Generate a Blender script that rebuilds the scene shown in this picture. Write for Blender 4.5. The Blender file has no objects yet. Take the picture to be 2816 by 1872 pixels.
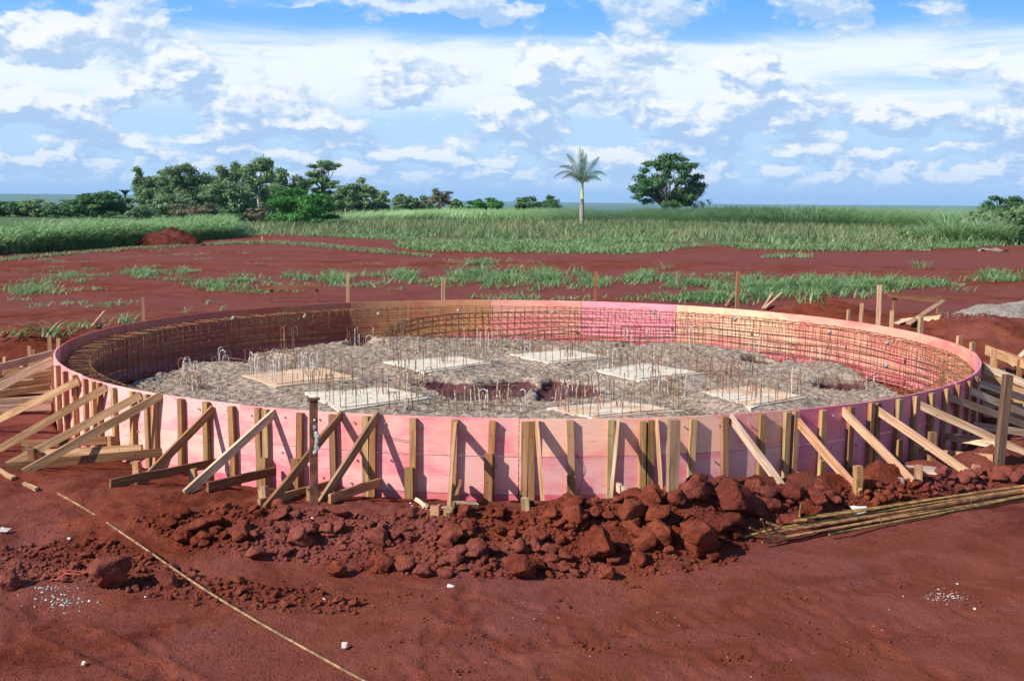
import bpy, math, random
import numpy as np
from mathutils import Vector, Matrix

R_ = math.radians
random.seed(7)
rng = np.random.default_rng(7)
SC = bpy.context.scene
COL = SC.collection

# ------------------------------------------------------------------ camera
F_PX = 3105.4            # focal length in pixels of the 2816 px wide photograph
PITCH, ROLL, CAM_Z = R_(6.991), R_(0.494), 2.52
_R0 = Vector((1, 0, 0)); _U0 = Vector((0, math.sin(PITCH), math.cos(PITCH)))
FWD = Vector((0, math.cos(PITCH), -math.sin(PITCH)))
RIGHT = _R0 * math.cos(ROLL) + _U0 * math.sin(ROLL)
UP = -_R0 * math.sin(ROLL) + _U0 * math.cos(ROLL)
CAM = Vector((0, 0, CAM_Z))
cd = bpy.data.cameras.new('camera'); cam = bpy.data.objects.new('camera', cd); COL.objects.link(cam)
cd.sensor_fit = 'HORIZONTAL'; cd.sensor_width = 36; cd.lens = 36 * F_PX / 2816
cd.clip_start = 0.05; cd.clip_end = 40000
m = Matrix((RIGHT, UP, -FWD)).transposed().to_4x4(); m.translation = CAM
cam.matrix_world = m
SC.camera = cam

# ------------------------------------------------------------------ light
SUN_AZ, SUN_EL = 57, 35    # degrees to the left of straight behind the camera, and up
to_sun = Vector((-math.sin(R_(SUN_AZ)) * math.cos(R_(SUN_EL)), -math.cos(R_(SUN_AZ)) * math.cos(R_(SUN_EL)), math.sin(R_(SUN_EL))))
sd = bpy.data.lights.new('sun', 'SUN'); sd.energy = 5.0; sd.angle = R_(0.5); sd.color = (1, .95, .88)
sun = bpy.data.objects.new('sun', sd); COL.objects.link(sun)
sun.rotation_euler = to_sun.to_track_quat('Z', 'Y').to_euler()
vs = SC.view_settings
vs.view_transform = 'Standard'; vs.look = 'None'; vs.gamma = 1; vs.exposure = .6; vs.use_curve_mapping = False


# ------------------------------------------------------------------ node helpers
class N:
    def __init__(s, nt): s.nt = nt
    def n(s, t, **kw):
        x = s.nt.nodes.new(t)
        for k, v in kw.items(): setattr(x, k, v)
        return x
    def put(s, sock, v):
        if isinstance(v, bpy.types.NodeSocket): s.nt.links.new(v, sock)
        elif v is not None:
            if hasattr(sock, 'default_value') and hasattr(sock.default_value, '__len__') and not hasattr(v, '__len__'): v = (v,) * len(sock.default_value)
            if hasattr(v, '__len__') and len(v) == 3 and len(sock.default_value) == 4: v = (*v, 1)
            sock.default_value = v
    def m(s, op, a, b=None, c=None, clamp=False):
        x = s.n('ShaderNodeMath', operation=op, use_clamp=clamp)
        s.put(x.inputs[0], a); s.put(x.inputs[1], b); s.put(x.inputs[2], c)
        return x.outputs[0]
    def mix(s, f, a, b, mode='MIX'):
        x = s.n('ShaderNodeMix', data_type='RGBA', blend_type=mode)
        s.put(x.inputs[0], f); s.put(x.inputs[6], a); s.put(x.inputs[7], b)
        return x.outputs[2]
    def ss(s, v, lo, hi, a=0.0, b=1.0):
        x = s.n('ShaderNodeMapRange', interpolation_type='SMOOTHSTEP')
        for i, q in enumerate((v, lo, hi, a, b)): s.put(x.inputs[i], q)
        return x.outputs[0]
    def xyz(s, a, b, c=0.0):
        x = s.n('ShaderNodeCombineXYZ')
        for i, q in enumerate((a, b, c)): s.put(x.inputs[i], q)
        return x.outputs[0]
    def noise(s, vec, scale, detail=4, rough=.55, dist=0.0):
        x = s.n('ShaderNodeTexNoise')
        s.put(x.inputs['Vector'], vec); s.put(x.inputs['Scale'], scale); s.put(x.inputs['Detail'], detail)
        s.put(x.inputs['Roughness'], rough); s.put(x.inputs['Distortion'], dist)
        return x.outputs['Fac']


# ------------------------------------------------------------------ sky
W = bpy.data.worlds.new('World'); SC.world = W; W.use_nodes = True
nt = W.node_tree; nt.nodes.clear(); k = N(nt)
sky = k.n('ShaderNodeTexSky', sky_type='NISHITA', sun_disc=False)
sky.sun_elevation = R_(SUN_EL); sky.sun_rotation = R_(180 + SUN_AZ); sky.dust_density = .6; sky.ozone_density = 2.5
tc = k.n('ShaderNodeTexCoord'); sx = k.n('ShaderNodeSeparateXYZ'); nt.links.new(tc.outputs['Generated'], sx.inputs[0])
AZ = k.m('MULTIPLY', k.m('ARCTAN2', sx.outputs[0], sx.outputs[1]), 57.2958)
EL = k.m('MULTIPLY', k.m('ARCSINE', sx.outputs[2]), 57.2958)

# cloud density: two scales of broken cumulus, plus the big heaps that stand out in the picture
BLOBS = [  # azimuth, elevation, half width, half height, weight
    (-22.3, 7.2, 2.6, 1.4, .30), (-25.8, 7.3, 2.0, 1.0, .26), (-16.0, 6.1, 2.0, 1.3, .20),
    (-14.0, 4.7, 4.0, 1.0, .14), (-22.0, 4.3, 4.2, 1.2, .13),
    (-6.6, 5.2, 2.8, .8, .17), (-10.4, 3.75, 2.1, .45, .2),
    (2.1, 6.2, 2.6, 1.6, .28), (.4, 4.3, 3.4, 1.2, .17), (6.6, 4.4, 3.2, .8, .15),
    (11.5, 6.0, 2.0, 2.1, .30), (12.2, 4.3, 3.0, 1.1, .2),
    (19.5, 4.1, 3.6, .9, .16), (25.0, 3.7, 2.4, .9, .16),
    (-3.4, 9.7, 4.6, 1.0, .16), (-22, 10.3, 6, .9, .15), (9.5, 9.3, 9, 1.1, .09), (21.5, 10.1, 5, .5, .1),
    (-8, 8.2, 9, 1.1, -.2), (-10.0, 6.8, 2.8, 1.0, -.12), (17, 7.2, 6, 1.3, -.2)]
g = bpy.data.node_groups.new('cloud_density', 'ShaderNodeTree')
g.interface.new_socket('az_el', in_out='INPUT', socket_type='NodeSocketVector')
g.interface.new_socket('density', in_out='OUTPUT', socket_type='NodeSocketFloat')
q = N(g); gi = q.n('NodeGroupInput'); go = q.n('NodeGroupOutput'); p0 = gi.outputs[0]


def vm(kk, op, *args):
    x = kk.n('ShaderNodeVectorMath', operation=op)
    for i, v_ in enumerate(args): kk.put(x.inputs[i], v_)
    return x.outputs[1] if op == 'DOT_PRODUCT' else x.outputs[0]


e = vm(q, 'DOT_PRODUCT', p0, (0, 1, 0))
wb = q.n('ShaderNodeTexNoise'); q.put(wb.inputs['Vector'], vm(q, 'MULTIPLY', p0, (.5, .8, 0))); wb.inputs['Scale'].default_value = 1; wb.inputs['Detail'].default_value = 3; wb.inputs['Roughness'].default_value = .62
p1 = vm(q, 'MULTIPLY_ADD', wb.outputs['Color'], (2.4, 1.6, 0), vm(q, 'SUBTRACT', p0, (1.2, .8, 0)))
big = q.noise(vm(q, 'MULTIPLY', p1, (.23, .42, 0)), 1.0, 6, .52)
small = q.noise(vm(q, 'MULTIPLY_ADD', p1, (.46, 1.1, 0), (7, 3, 0)), 1.0, 6, .52)
low = q.ss(e, 1.6, 3.6, 1, 0)
d = q.m('MULTIPLY_ADD', low, q.m('SUBTRACT', small, big), big)
for (ba, be, bw, bh, wt) in BLOBS:
    v = vm(q, 'MULTIPLY_ADD', p1, (1 / bw, 1 / bh, 0), (-ba / bw, -be / bh, 0))
    r2 = vm(q, 'DOT_PRODUCT', v, v)
    t = q.m('MULTIPLY_ADD', r2, -abs(wt), abs(wt))
    d = q.m('ADD' if wt > 0 else 'SUBTRACT', d, q.m('MAXIMUM', t, 0))
g.links.new(d, go.inputs[0])
P0 = k.xyz(AZ, EL)


def cloud(da, de):
    x = k.n('ShaderNodeGroup', node_tree=g)
    k.put(x.inputs[0], vm(k, 'ADD', P0, (da, de, 0)) if da or de else P0)
    return x.outputs[0]


D0 = cloud(0, 0); D1 = cloud(-.25, .42)
relief = k.m('SUBTRACT', D0, D1)
S_ = 6.6                                     # background strength 0.1 at exposure 0.6: 6.6 is white
blue = k.mix(k.ss(EL, 4.5, 10), (.52 * S_, .77 * S_, 1.02 * S_), (.16 * S_, .48 * S_, 1.0 * S_))
clear = k.mix(k.ss(EL, 12, 50), blue, k.mix(1.0, sky.outputs[0], (.5, .66, .9), 'MULTIPLY'))
cir = k.noise(k.xyz(k.m('MULTIPLY', AZ, .07), k.m('MULTIPLY_ADD', EL, .62, k.m('MULTIPLY', AZ, .012)), 5.5), 1.0, 6, .6, .5)
band = k.m('MULTIPLY', k.ss(EL, 3.4, 5.5), k.ss(EL, 7.2, 9.0, 1, 0))
cirm = k.m('MULTIPLY', k.ss(k.m('MULTIPLY_ADD', band, .26, cir), .50, .78), k.m('MULTIPLY_ADD', band, .75, .22))
c1 = k.mix(cirm, clear, (.96 * S_, 1.03 * S_, 1.05 * S_))
shade = k.mix(k.ss(EL, 1, 10), (.44 * S_, .63 * S_, .92 * S_), (.50 * S_, .67 * S_, .91 * S_))
puff = k.noise(k.xyz(k.m('MULTIPLY', AZ, .75), k.m('MULTIPLY', EL, 1.5), 2.2), 1.0, 5, .6)
lit = k.mix(k.ss(k.m('MULTIPLY_ADD', k.m('SUBTRACT', puff, .5), .34, relief), -.055, .105), shade, (1.0 * S_, 1.03 * S_, 1.05 * S_))
lit = k.mix(k.ss(EL, .3, 3.0, .4, 0), lit, (.50 * S_, .70 * S_, 1.0 * S_))
mask = k.m('MULTIPLY', k.ss(k.m('ADD', D0, k.ss(EL, 1.5, 5.0, .095, 0)), .48, .57), k.ss(EL, 7.0, 10, 1, .7))
c2 = k.mix(k.m('MULTIPLY', mask, k.ss(EL, .2, 1.2)), c1, lit)
c3 = k.mix(k.ss(EL, -.1, 1.3, .9, 0), c2, (.42 * S_, .63 * S_, .95 * S_))
far = k.mix(k.ss(EL, 14, 45), c3, k.mix(k.m('MULTIPLY', mask, .3), clear, (2.6, 2.9, 3.3)))
bg = k.n('ShaderNodeBackground'); k.put(bg.inputs[0], far); bg.inputs[1].default_value = .1
wo = k.n('ShaderNodeOutputWorld'); nt.links.new(bg.outputs[0], wo.inputs[0])
W.cycles.sampling_method = 'MANUAL'; W.cycles.sample_map_resolution = 256


# ------------------------------------------------------------------ pixel <-> place (coordinates of a 2359 x 1568 view of the photograph)
PX = 2816 / 2359.0


def ray(dx, dy):
    x = dx * PX - 1408; y = 936 - dy * PX
    return RIGHT * x + UP * y + FWD * F_PX


def at(dx, dy, z=0.0):
    d = ray(dx, dy); t = (z - CAM_Z) / d.z
    return CAM + d * t


def at_y(dx, dy, Y):
    d = ray(dx, dy); return CAM + d * (Y / d.y)


def proj(p):
    v = Vector(p) - CAM; w = v.dot(FWD)
    return (1408 + F_PX * v.dot(RIGHT) / w) / PX, (936 - F_PX * v.dot(UP) / w) / PX


# ------------------------------------------------------------------ ring
CX, CY, RR, RIM = 0.071, 15.086, 5.783, 0.72


def pol(phi, r, z=0.0):       # phi in degrees, 0 towards the camera, positive to the right
    a_ = R_(phi); return Vector((CX + r * math.sin(a_), CY - r * math.cos(a_), z))


def phi_front(dx, z=.6, r=RR + .03):
    best = min(np.arange(-66, 66.01, .1), key=lambda f: abs(proj(pol(f, r, z))[0] - dx)); return float(best)


def phi_back(dx, z=RIM, r=RR):
    best = min(np.arange(100, 260.01, .1), key=lambda f: abs(proj(pol(f, r, z))[0] - dx)); return float(best)


# ------------------------------------------------------------------ numpy noise
def _h(ix, iy, s):
    n = (ix.astype(np.int64) * 374761393 + iy.astype(np.int64) * 668265263 + s * 974711) & 0x7fffffff
    n = ((n ^ (n >> 13)) * 1274126177) & 0x7fffffff
    return ((n ^ (n >> 16)) & 0xffff) / 65535.0


def vn(x, y, s=0):
    x = np.asarray(x, float); y = np.asarray(y, float)
    ix, iy = np.floor(x), np.floor(y); fx, fy = x - ix, y - iy
    ux, uy = fx * fx * (3 - 2 * fx), fy * fy * (3 - 2 * fy)
    a_, b_, c_, d_ = _h(ix, iy, s), _h(ix + 1, iy, s), _h(ix, iy + 1, s), _h(ix + 1, iy + 1, s)
    return (a_ * (1 - ux) + b_ * ux) * (1 - uy) + (c_ * (1 - ux) + d_ * ux) * uy - .5


def fbm(x, y, o=4, s=0, gain=.5):
    t, am = 0, 1.0
    for i in range(o):
        t = t + am * vn(x * 2 ** i + 17.3 * i, y * 2 ** i - 9.1 * i, s + i); am *= gain
    return t


def sst(v, lo, hi):
    t = np.clip((np.asarray(v, float) - lo) / (hi - lo), 0, 1); return t * t * (3 - 2 * t)


def inpoly(x, y, poly):
    r = np.zeros(np.shape(x), bool); n = len(poly)
    for i in range(n):
        (x1, y1), (x2, y2) = poly[i], poly[(i + 1) % n]
        if y1 == y2: continue
        r ^= ((y1 > y) != (y2 > y)) & (x < (x2 - x1) * (y - y1) / (y2 - y1) + x1)
    return r


# ------------------------------------------------------------------ objects
def mesh(name, v, f, mats=None, smooth=False, attr=None):
    """v (n,3) array; f (m,k) array of equal faces, or a list of lists"""
    me = bpy.data.meshes.new(name)
    if isinstance(f, np.ndarray):
        v = np.asarray(v, np.float32); n, kk = f.shape
        me.vertices.add(len(v)); me.vertices.foreach_set('co', v.ravel())
        me.loops.add(n * kk); me.loops.foreach_set('vertex_index', f.astype(np.int32).ravel())
        me.polygons.add(n); me.polygons.foreach_set('loop_start', np.arange(0, n * kk, kk, dtype=np.int32))
        me.update(calc_edges=True)
    else:
        me.from_pydata([tuple(p) for p in v], [], [tuple(p) for p in f])
    if smooth: me.polygons.foreach_set('use_smooth', np.ones(len(me.polygons), bool))
    for nm, arr in (attr or {}).items():
        at_ = me.attributes.new(nm, 'FLOAT', 'POINT'); at_.data.foreach_set('value', np.asarray(arr, np.float32))
    for mm in (mats if isinstance(mats, (list, tuple)) else [mats]):
        if mm: me.materials.append(mm)
    me.validate(); return me


WM = {}


def put(name, me, M=None, parent=None, color=None):
    o = bpy.data.objects.new(name, me); COL.objects.link(o)
    M = M if M is not None else Matrix.Identity(4)
    if isinstance(M, Vector): M = Matrix.Translation(M)
    WM[o.name] = M.copy()
    if parent:
        o.parent = parent; o.matrix_local = WM[parent.name].inverted() @ M
    else: o.matrix_local = M
    if color: o.color = (*color, 1)
    return o


def tag(o, label, cat=None, group=None, kind=None):
    o['label'] = label
    if cat: o['category'] = cat
    if group: o['group'] = group
    if kind: o['kind'] = kind
    return o


def thing(name, loc, label, cat, group=None):
    o = put(name, None, Vector(loc)); o.empty_display_size = .1
    return tag(o, label, cat, group)


# board: mesh in its own frame, length along local X, slightly crooked, with split ends
def board_mesh(L, w, t, jit=.002, seg=4, twist=0.0):
    vs_, fs = [], []
    for i in range(seg + 1):
        x = L * i / seg; b = (random.uniform(-1, 1) * jit, random.uniform(-1, 1) * jit); tw = twist * (i / seg - .5)
        for (sy, sz) in ((-1, -1), (1, -1), (1, 1), (-1, 1)):
            y = sy * w / 2 + b[0] + random.uniform(-.3, .3) * jit; z = sz * t / 2 + b[1] + random.uniform(-.3, .3) * jit
            vs_.append((x + (random.uniform(-1, 1) * jit if i in (0, seg) else 0), y * math.cos(tw) - z * math.sin(tw), y * math.sin(tw) + z * math.cos(tw)))
    for i in range(seg):
        for j in range(4):
            a_ = i * 4 + j; b_ = i * 4 + (j + 1) % 4; fs.append((a_, b_, b_ + 4, a_ + 4))
    fs.append((3, 2, 1, 0)); n = seg * 4; fs.append((n, n + 1, n + 2, n + 3))
    return vs_, fs


def board(name, p0, p1, w, t, mat, parent=None, color=None, wide=None, **kw):
    """wide: direction the width w should point along"""
    p0, p1 = Vector(p0), Vector(p1); x = (p1 - p0); L = x.length; x.normalize()
    wd = Vector(wide) if wide else Vector((0, 0, 1)); y = wd - x * wd.dot(x)
    if y.length < 1e-4: y = Vector((1, 0, 0)) - x * x.x
    y.normalize(); z = x.cross(y)
    M = Matrix((x, y, z)).transposed().to_4x4(); M.translation = p0
    v, f = board_mesh(L, w, t, **kw)
    return put(name, mesh(name, v, f, mat), M, parent, color)


def tube(pts, r, sides=6, closed=False, cap=True):
    pts = np.asarray(pts, float); n = len(pts)
    if closed: tg = np.roll(pts, -1, 0) - np.roll(pts, 1, 0)
    else: tg = np.gradient(pts, axis=0)
    tg /= np.linalg.norm(tg, axis=1)[:, None] + 1e-9
    rr = np.broadcast_to(np.asarray(r, float), (n,))
    up = np.array([0, 0, 1.0]) if np.abs(tg[:, 2]).mean() < .8 else np.array([1.0, .13, 0])
    a_ = np.cross(tg, up); a_ /= np.linalg.norm(a_, axis=1)[:, None] + 1e-9; b_ = np.cross(tg, a_)
    th = np.arange(sides) * 2 * np.pi / sides
    v = (pts[:, None] + rr[:, None, None] * (np.cos(th)[None, :, None] * a_[:, None] + np.sin(th)[None, :, None] * b_[:, None])).reshape(-1, 3)
    fs = []
    for i in range(n if closed else n - 1):
        i2 = (i + 1) % n
        for j in range(sides):
            j2 = (j + 1) % sides; fs.append((i * sides + j, i * sides + j2, i2 * sides + j2, i2 * sides + j))
    if cap and not closed:
        fs.append(tuple(range(sides))); fs.append(tuple((n - 1) * sides + j for j in range(sides))[::-1])
    return v.tolist(), fs


class MB:
    def __init__(s): s.v = []; s.f = []
    def add(s, vf):
        o = len(s.v); s.v += [tuple(p) for p in vf[0]]; s.f += [tuple(i + o for i in q_) for q_ in vf[1]]; return s
    def build(s, name, mat, M=None, parent=None, color=None, smooth=False):
        return put(name, mesh(name, s.v, s.f, mat, smooth), M, parent, color)


# ------------------------------------------------------------------ materials
def material(name, build, rough=.9, spec=.2, bump=None, trans=0):
    mt = bpy.data.materials.new(name); mt.use_nodes = True; n_ = mt.node_tree; kk = N(n_)
    bs = n_.nodes['Principled BSDF']; bs.inputs['Roughness'].default_value = rough; bs.inputs['Specular IOR Level'].default_value = spec
    kk.tc = n_.nodes.new('ShaderNodeTexCoord'); kk.P = kk.tc.outputs['Object']
    kk.geo = n_.nodes.new('ShaderNodeNewGeometry'); kk.W = kk.geo.outputs['Position']
    kk.oi = n_.nodes.new('ShaderNodeObjectInfo'); kk.bs = bs
    c = build(kk)
    kk.put(bs.inputs['Base Color'], c)
    if bump:
        h, dist, st = bump(kk); b = kk.n('ShaderNodeBump'); b.inputs['Distance'].default_value = dist; b.inputs['Strength'].default_value = st
        kk.put(b.inputs['Height'], h); n_.links.new(b.outputs[0], bs.inputs['Normal'])
    if trans:
        tr = kk.n('ShaderNodeBsdfTranslucent'); kk.put(tr.inputs[0], c); mx = kk.n('ShaderNodeMixShader'); mx.inputs[0].default_value = trans
        n_.links.new(bs.outputs[0], mx.inputs[1]); n_.links.new(tr.outputs[0], mx.inputs[2]); n_.links.new(mx.outputs[0], n_.nodes['Material Output'].inputs[0])
    return mt


def attr(kk, nm):
    x = kk.n('ShaderNodeAttribute', attribute_name=nm); return x.outputs['Fac']


def c_soil(kk, dry=1.0):
    a_ = kk.noise(kk.W, .5, 6, .62, .5); b_ = kk.noise(kk.W, 2.6, 6, .65); c_ = kk.noise(kk.W, 24, 4, .65); d_ = kk.noise(kk.W, 120, 2, .6); e_ = kk.noise(kk.W, .9, 5, .6, 1.2)
    base = kk.mix(kk.ss(b_, .34, .66), (.112, .022, .011), (.195, .046, .025))
    base = kk.mix(kk.m('MULTIPLY', kk.ss(a_, .44, .62), .75), base, (.215, .066, .052))         # trodden; its pale violet sheen is put into the colour
    base = kk.mix(kk.m('MULTIPLY', kk.ss(e_, .55, .68), .6), base, (.25, .072, .032))           # rusty orange smears
    base = kk.mix(kk.m('MULTIPLY', kk.ss(e_, .43, .33), .6), base, (.075, .013, .009))          # damp, dark
    base = kk.mix(kk.m('MULTIPLY', kk.ss(c_, .52, .72), .5), base, (.25, .078, .045))
    base = kk.mix(kk.m('MULTIPLY', kk.ss(c_, .46, .3), .6), base, (.07, .013, .008))
    base = kk.mix(kk.m('MULTIPLY', kk.ss(d_, .69, .77), .8), base, (.34, .17, .12))
    return kk.mix(1, base, (dry, dry, dry), 'MULTIPLY')


def b_soil(kk):
    v = kk.n('ShaderNodeTexVoronoi'); kk.put(v.inputs['Vector'], kk.W); v.inputs['Scale'].default_value = 42
    crumb = kk.m('MULTIPLY', kk.ss(v.outputs['Distance'], .05, .38, 1, 0), kk.ss(kk.noise(kk.W, 5, 5, .7), .46, .62))
    return kk.m('ADD', kk.m('MULTIPLY_ADD', kk.noise(kk.W, 15, 7, .72), .8, kk.m('MULTIPLY', kk.noise(kk.W, 70, 4, .7), .45)), kk.m('MULTIPLY', crumb, .5)), .055, 1.0


def c_ground(kk):
    s_ = c_soil(kk); g_ = attr(kk, 'green'); f_ = kk.noise(kk.W, .02, 5, .6)
    gr = kk.mix(kk.ss(f_, .38, .62), (.06, .13, .05), (.09, .14, .06))
    tr = attr(kk, 'track')
    s_ = kk.mix(kk.m('MULTIPLY', tr, kk.ss(kk.noise(kk.W, 1.3, 5, .6), .3, .6, .5, 1)), s_, (.175, .052, .044))  # smooth compacted tracks, their sheen painted in as a paler violet tone
    v_ = kk.noise(kk.W, 1.6, 5, .6, .8); w_ = kk.noise(kk.W, .8, 5, .65, 1.0); f2 = kk.noise(kk.W, 38, 4, .7)
    t_ = kk.mix(kk.ss(v_, .40, .62), (.165, .041, .023), (.215, .062, .044))                    # packed by boots and wheels: paler, violet and orange stains
    t_ = kk.mix(kk.m('MULTIPLY', kk.ss(w_, .54, .68), .7), t_, (.245, .068, .030))
    t_ = kk.mix(kk.m('MULTIPLY', kk.ss(w_, .44, .32), .6), t_, (.19, .064, .060))
    t_ = kk.mix(kk.m('MULTIPLY', kk.ss(f2, .42, .28), .7), t_, (.12, .028, .018))
    s_ = kk.mix(kk.m('MULTIPLY', attr(kk, 'trod'), .9), s_, t_)
    return kk.mix(g_, s_, gr)


def c_wood(kk):
    o = kk.oi.outputs['Color']; r = kk.oi.outputs['Random']
    p = kk.n('ShaderNodeVectorMath', operation='MULTIPLY_ADD'); kk.put(p.inputs[0], kk.P); kk.put(p.inputs[1], (1.6, 26, 26))
    sh = kk.xyz(kk.m('MULTIPLY', r, 50), kk.m('MULTIPLY', r, 31)); kk.put(p.inputs[2], sh)
    g_ = kk.noise(p.outputs[0], 1.0, 6, .65, .6)
    p2 = kk.n('ShaderNodeVectorMath', operation='MULTIPLY_ADD'); kk.put(p2.inputs[0], kk.P); kk.put(p2.inputs[1], (3, 7, 7)); kk.put(p2.inputs[2], sh)
    b_ = kk.noise(p2.outputs[0], 1.0, 5, .6)
    c = kk.mix(kk.ss(g_, .35, .65), kk.mix(1, o, (.47, .38, .33), 'MULTIPLY'), kk.mix(1, o, (.86, .78, .78), 'MULTIPLY'))
    c = kk.mix(kk.m('MULTIPLY', kk.ss(b_, .56, .72), .7), c, kk.mix(1, o, (.5, .38, .3), 'MULTIPLY'))
    c = kk.mix(kk.m('MULTIPLY', kk.ss(b_, .40, .28), .45), c, (.25, .09, .05))          # red dust rubbed in
    k2 = kk.noise(kk.P, 23, 2, .5); return kk.mix(kk.ss(k2, .72, .76), c, (.06, .03, .02))


def b_wood(kk):
    p = kk.n('ShaderNodeVectorMath', operation='MULTIPLY'); kk.put(p.inputs[0], kk.P); kk.put(p.inputs[1], (3, 60, 60)); return kk.noise(p.outputs[0], 1, 4, .6), .004, .6


def c_ply(kk):
    # pink-dyed formwork plywood: the dye is worn off in cloudy patches, horizontal grain
    o = kk.oi.outputs['Color']; r = kk.m('MULTIPLY', kk.oi.outputs['Random'], 40); sh = kk.xyz(r, kk.m('MULTIPLY', r, .7), r)

    def mp(sc):
        p = kk.n('ShaderNodeVectorMath', operation='MULTIPLY_ADD'); kk.put(p.inputs[0], kk.W); kk.put(p.inputs[1], sc); kk.put(p.inputs[2], sh); return p.outputs[0]
    cl = kk.noise(mp((1.3, 1.3, 3.6)), 1, 7, .66, .5); gr = kk.noise(mp((5, 5, 75)), 1, 5, .65); st = kk.noise(mp((3.2, 3.2, 3.6)), 1, 5, .65, .8)
    hot = kk.mix(1, o, (.84, .40, .52), 'MULTIPLY'); pale = kk.mix(1, o, (.88, .83, .80), 'MULTIPLY')
    c = kk.mix(kk.ss(kk.m('MULTIPLY_ADD', gr, .35, cl), .50, .76), hot, pale)
    c = kk.mix(kk.m('MULTIPLY', kk.ss(st, .52, .70), .55), c, kk.mix(1, o, (.82, .68, .48), 'MULTIPLY'))
    c = kk.mix(kk.m('MULTIPLY', kk.ss(gr, .5, .7), .35), c, kk.mix(1, c, (.78, .55, .5), 'MULTIPLY'))
    return kk.mix(kk.m('MULTIPLY', kk.ss(gr, .36, .27), .5), c, (.30, .12, .08))


def c_rust(kk):
    o = kk.oi.outputs['Color']; n_ = kk.noise(kk.W, 14, 4, .6)
    return kk.mix(kk.ss(n_, .38, .62), kk.mix(1, o, (.55, .5, .5), 'MULTIPLY'), kk.mix(1, o, (1.25, 1.2, 1.1), 'MULTIPLY'))


def c_gravel(kk):
    v = kk.n('ShaderNodeTexVoronoi'); kk.put(v.inputs['Vector'], kk.W); v.inputs['Scale'].default_value = 22
    s_ = kk.n('ShaderNodeSeparateColor'); kk.put(s_.inputs[0], v.outputs['Color'])
    b_ = kk.noise(kk.W, 1.1, 5, .6)
    c = kk.mix(kk.ss(b_, .38, .62), (.30, .238, .185), (.295, .222, .168))
    c = kk.mix(kk.m('MULTIPLY', kk.ss(kk.noise(kk.W, .9, 6, .65, .8), .57, .70), .3), c, (.24, .13, .095))      # red earth trodden in
    c = kk.mix(kk.ss(s_.outputs[0], .15, .9), kk.mix(1, c, (.68, .66, .64), 'MULTIPLY'), kk.mix(1, c, (1.34, 1.34, 1.34), 'MULTIPLY'))
    return kk.mix(kk.ss(attr(kk, 'soil'), .3, .6), c, kk.mix(kk.ss(kk.noise(kk.W, 4, 4), .35, .65), (.082, .030, .033), (.12, .046, .047)))


def b_gravel(kk): return kk.noise(kk.W, 45, 4, .7), .03, .8


def leafmat(name, c0, c1, c2, tr=.25, spec=.3, rough=.55):
    def f(kk):
        t = attr(kk, 'tint'); return kk.mix(kk.ss(t, .45, 1), kk.mix(kk.ss(t, 0, .55), c0, c1), c2)
    return material(name, f, rough, spec, trans=tr)


M_SOIL = material('red_soil', c_soil, .95, .05, b_soil)
M_CLOD = material('dry_red_clod', lambda kk: c_soil(kk, 1.35), .95, .05, b_soil)
M_HEAP = material('dark_red_soil', lambda kk: c_soil(kk, .62), .95, .05, b_soil)  # same soil colours, evenly darker
M_GROUND = material('red_earth_ground', c_ground, .95, .05, lambda kk: (b_soil(kk)[0], .032, 1.0))
M_WOOD = material('sawn_timber', c_wood, .8, .2, b_wood)
M_PLY = material('pink_plywood', c_ply, .6, .3)
M_RUST = material('rusty_steel', c_rust, .8, .3)
M_GRAVEL = material('crushed_stone', c_gravel, .95, .15, b_gravel)
M_STONE = material('grey_stone', lambda kk: kk.mix(kk.ss(kk.noise(kk.W, 30, 4), .35, .65), (.38, .34, .31), (.56, .52, .48)), .9, .2)
M_GPILE = material('loose_gravel', lambda kk: kk.mix(kk.ss(kk.noise(kk.W, 20, 5, .7), .36, .64), (.175, .145, .12), (.30, .26, .22)), .95, .15, b_gravel)
M_WHITE = material('white_scrap', lambda kk: kk.mix(kk.ss(kk.noise(kk.W, 14, 4), .35, .6), (.40, .34, .30), (.62, .60, .57)), .7, .3)
M_ASH = material('lime_flakes', lambda kk: kk.mix(kk.ss(kk.noise(kk.W, 40, 4), .4, .6), (.22, .19, .18), (.46, .45, .43)), .9, .2)
M_PAD = material('pale_board', lambda kk: kk.mix(kk.m('MULTIPLY', kk.ss(kk.m('MULTIPLY_ADD', kk.oi.outputs['Random'], .16, kk.noise(kk.W, 2.2, 6, .7)), .54, .68), .85), kk.mix(kk.ss(kk.noise(kk.W, 40, 4, .7), .38, .62), (.46, .39, .29), (.74, .66, .52)), (.56, .34, .20)), .8, .2)
M_CONC = material('spacer_mortar', lambda kk: kk.mix(kk.ss(kk.noise(kk.W, 60, 3), .4, .6), (.19, .185, .18), (.38, .37, .36)), .8, .3)
M_GALV = material('cement_coated_steel', lambda kk: kk.mix(kk.ss(kk.noise(kk.W, 40, 3), .44, .60), (.58, .56, .54), (.32, .20, .13)), .8, .3)


# ================================================================== THE SETTING
def bump2(x, y, cx, cy, rx, ry, h, rot=0.0):
    dx, dy = x - cx, y - cy; c_, s_ = math.cos(rot), math.sin(rot)
    u, v = (dx * c_ + dy * s_) / rx, (-dx * s_ + dy * c_) / ry
    return h * np.exp(-(u * u + v * v) * 1.4)


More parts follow.
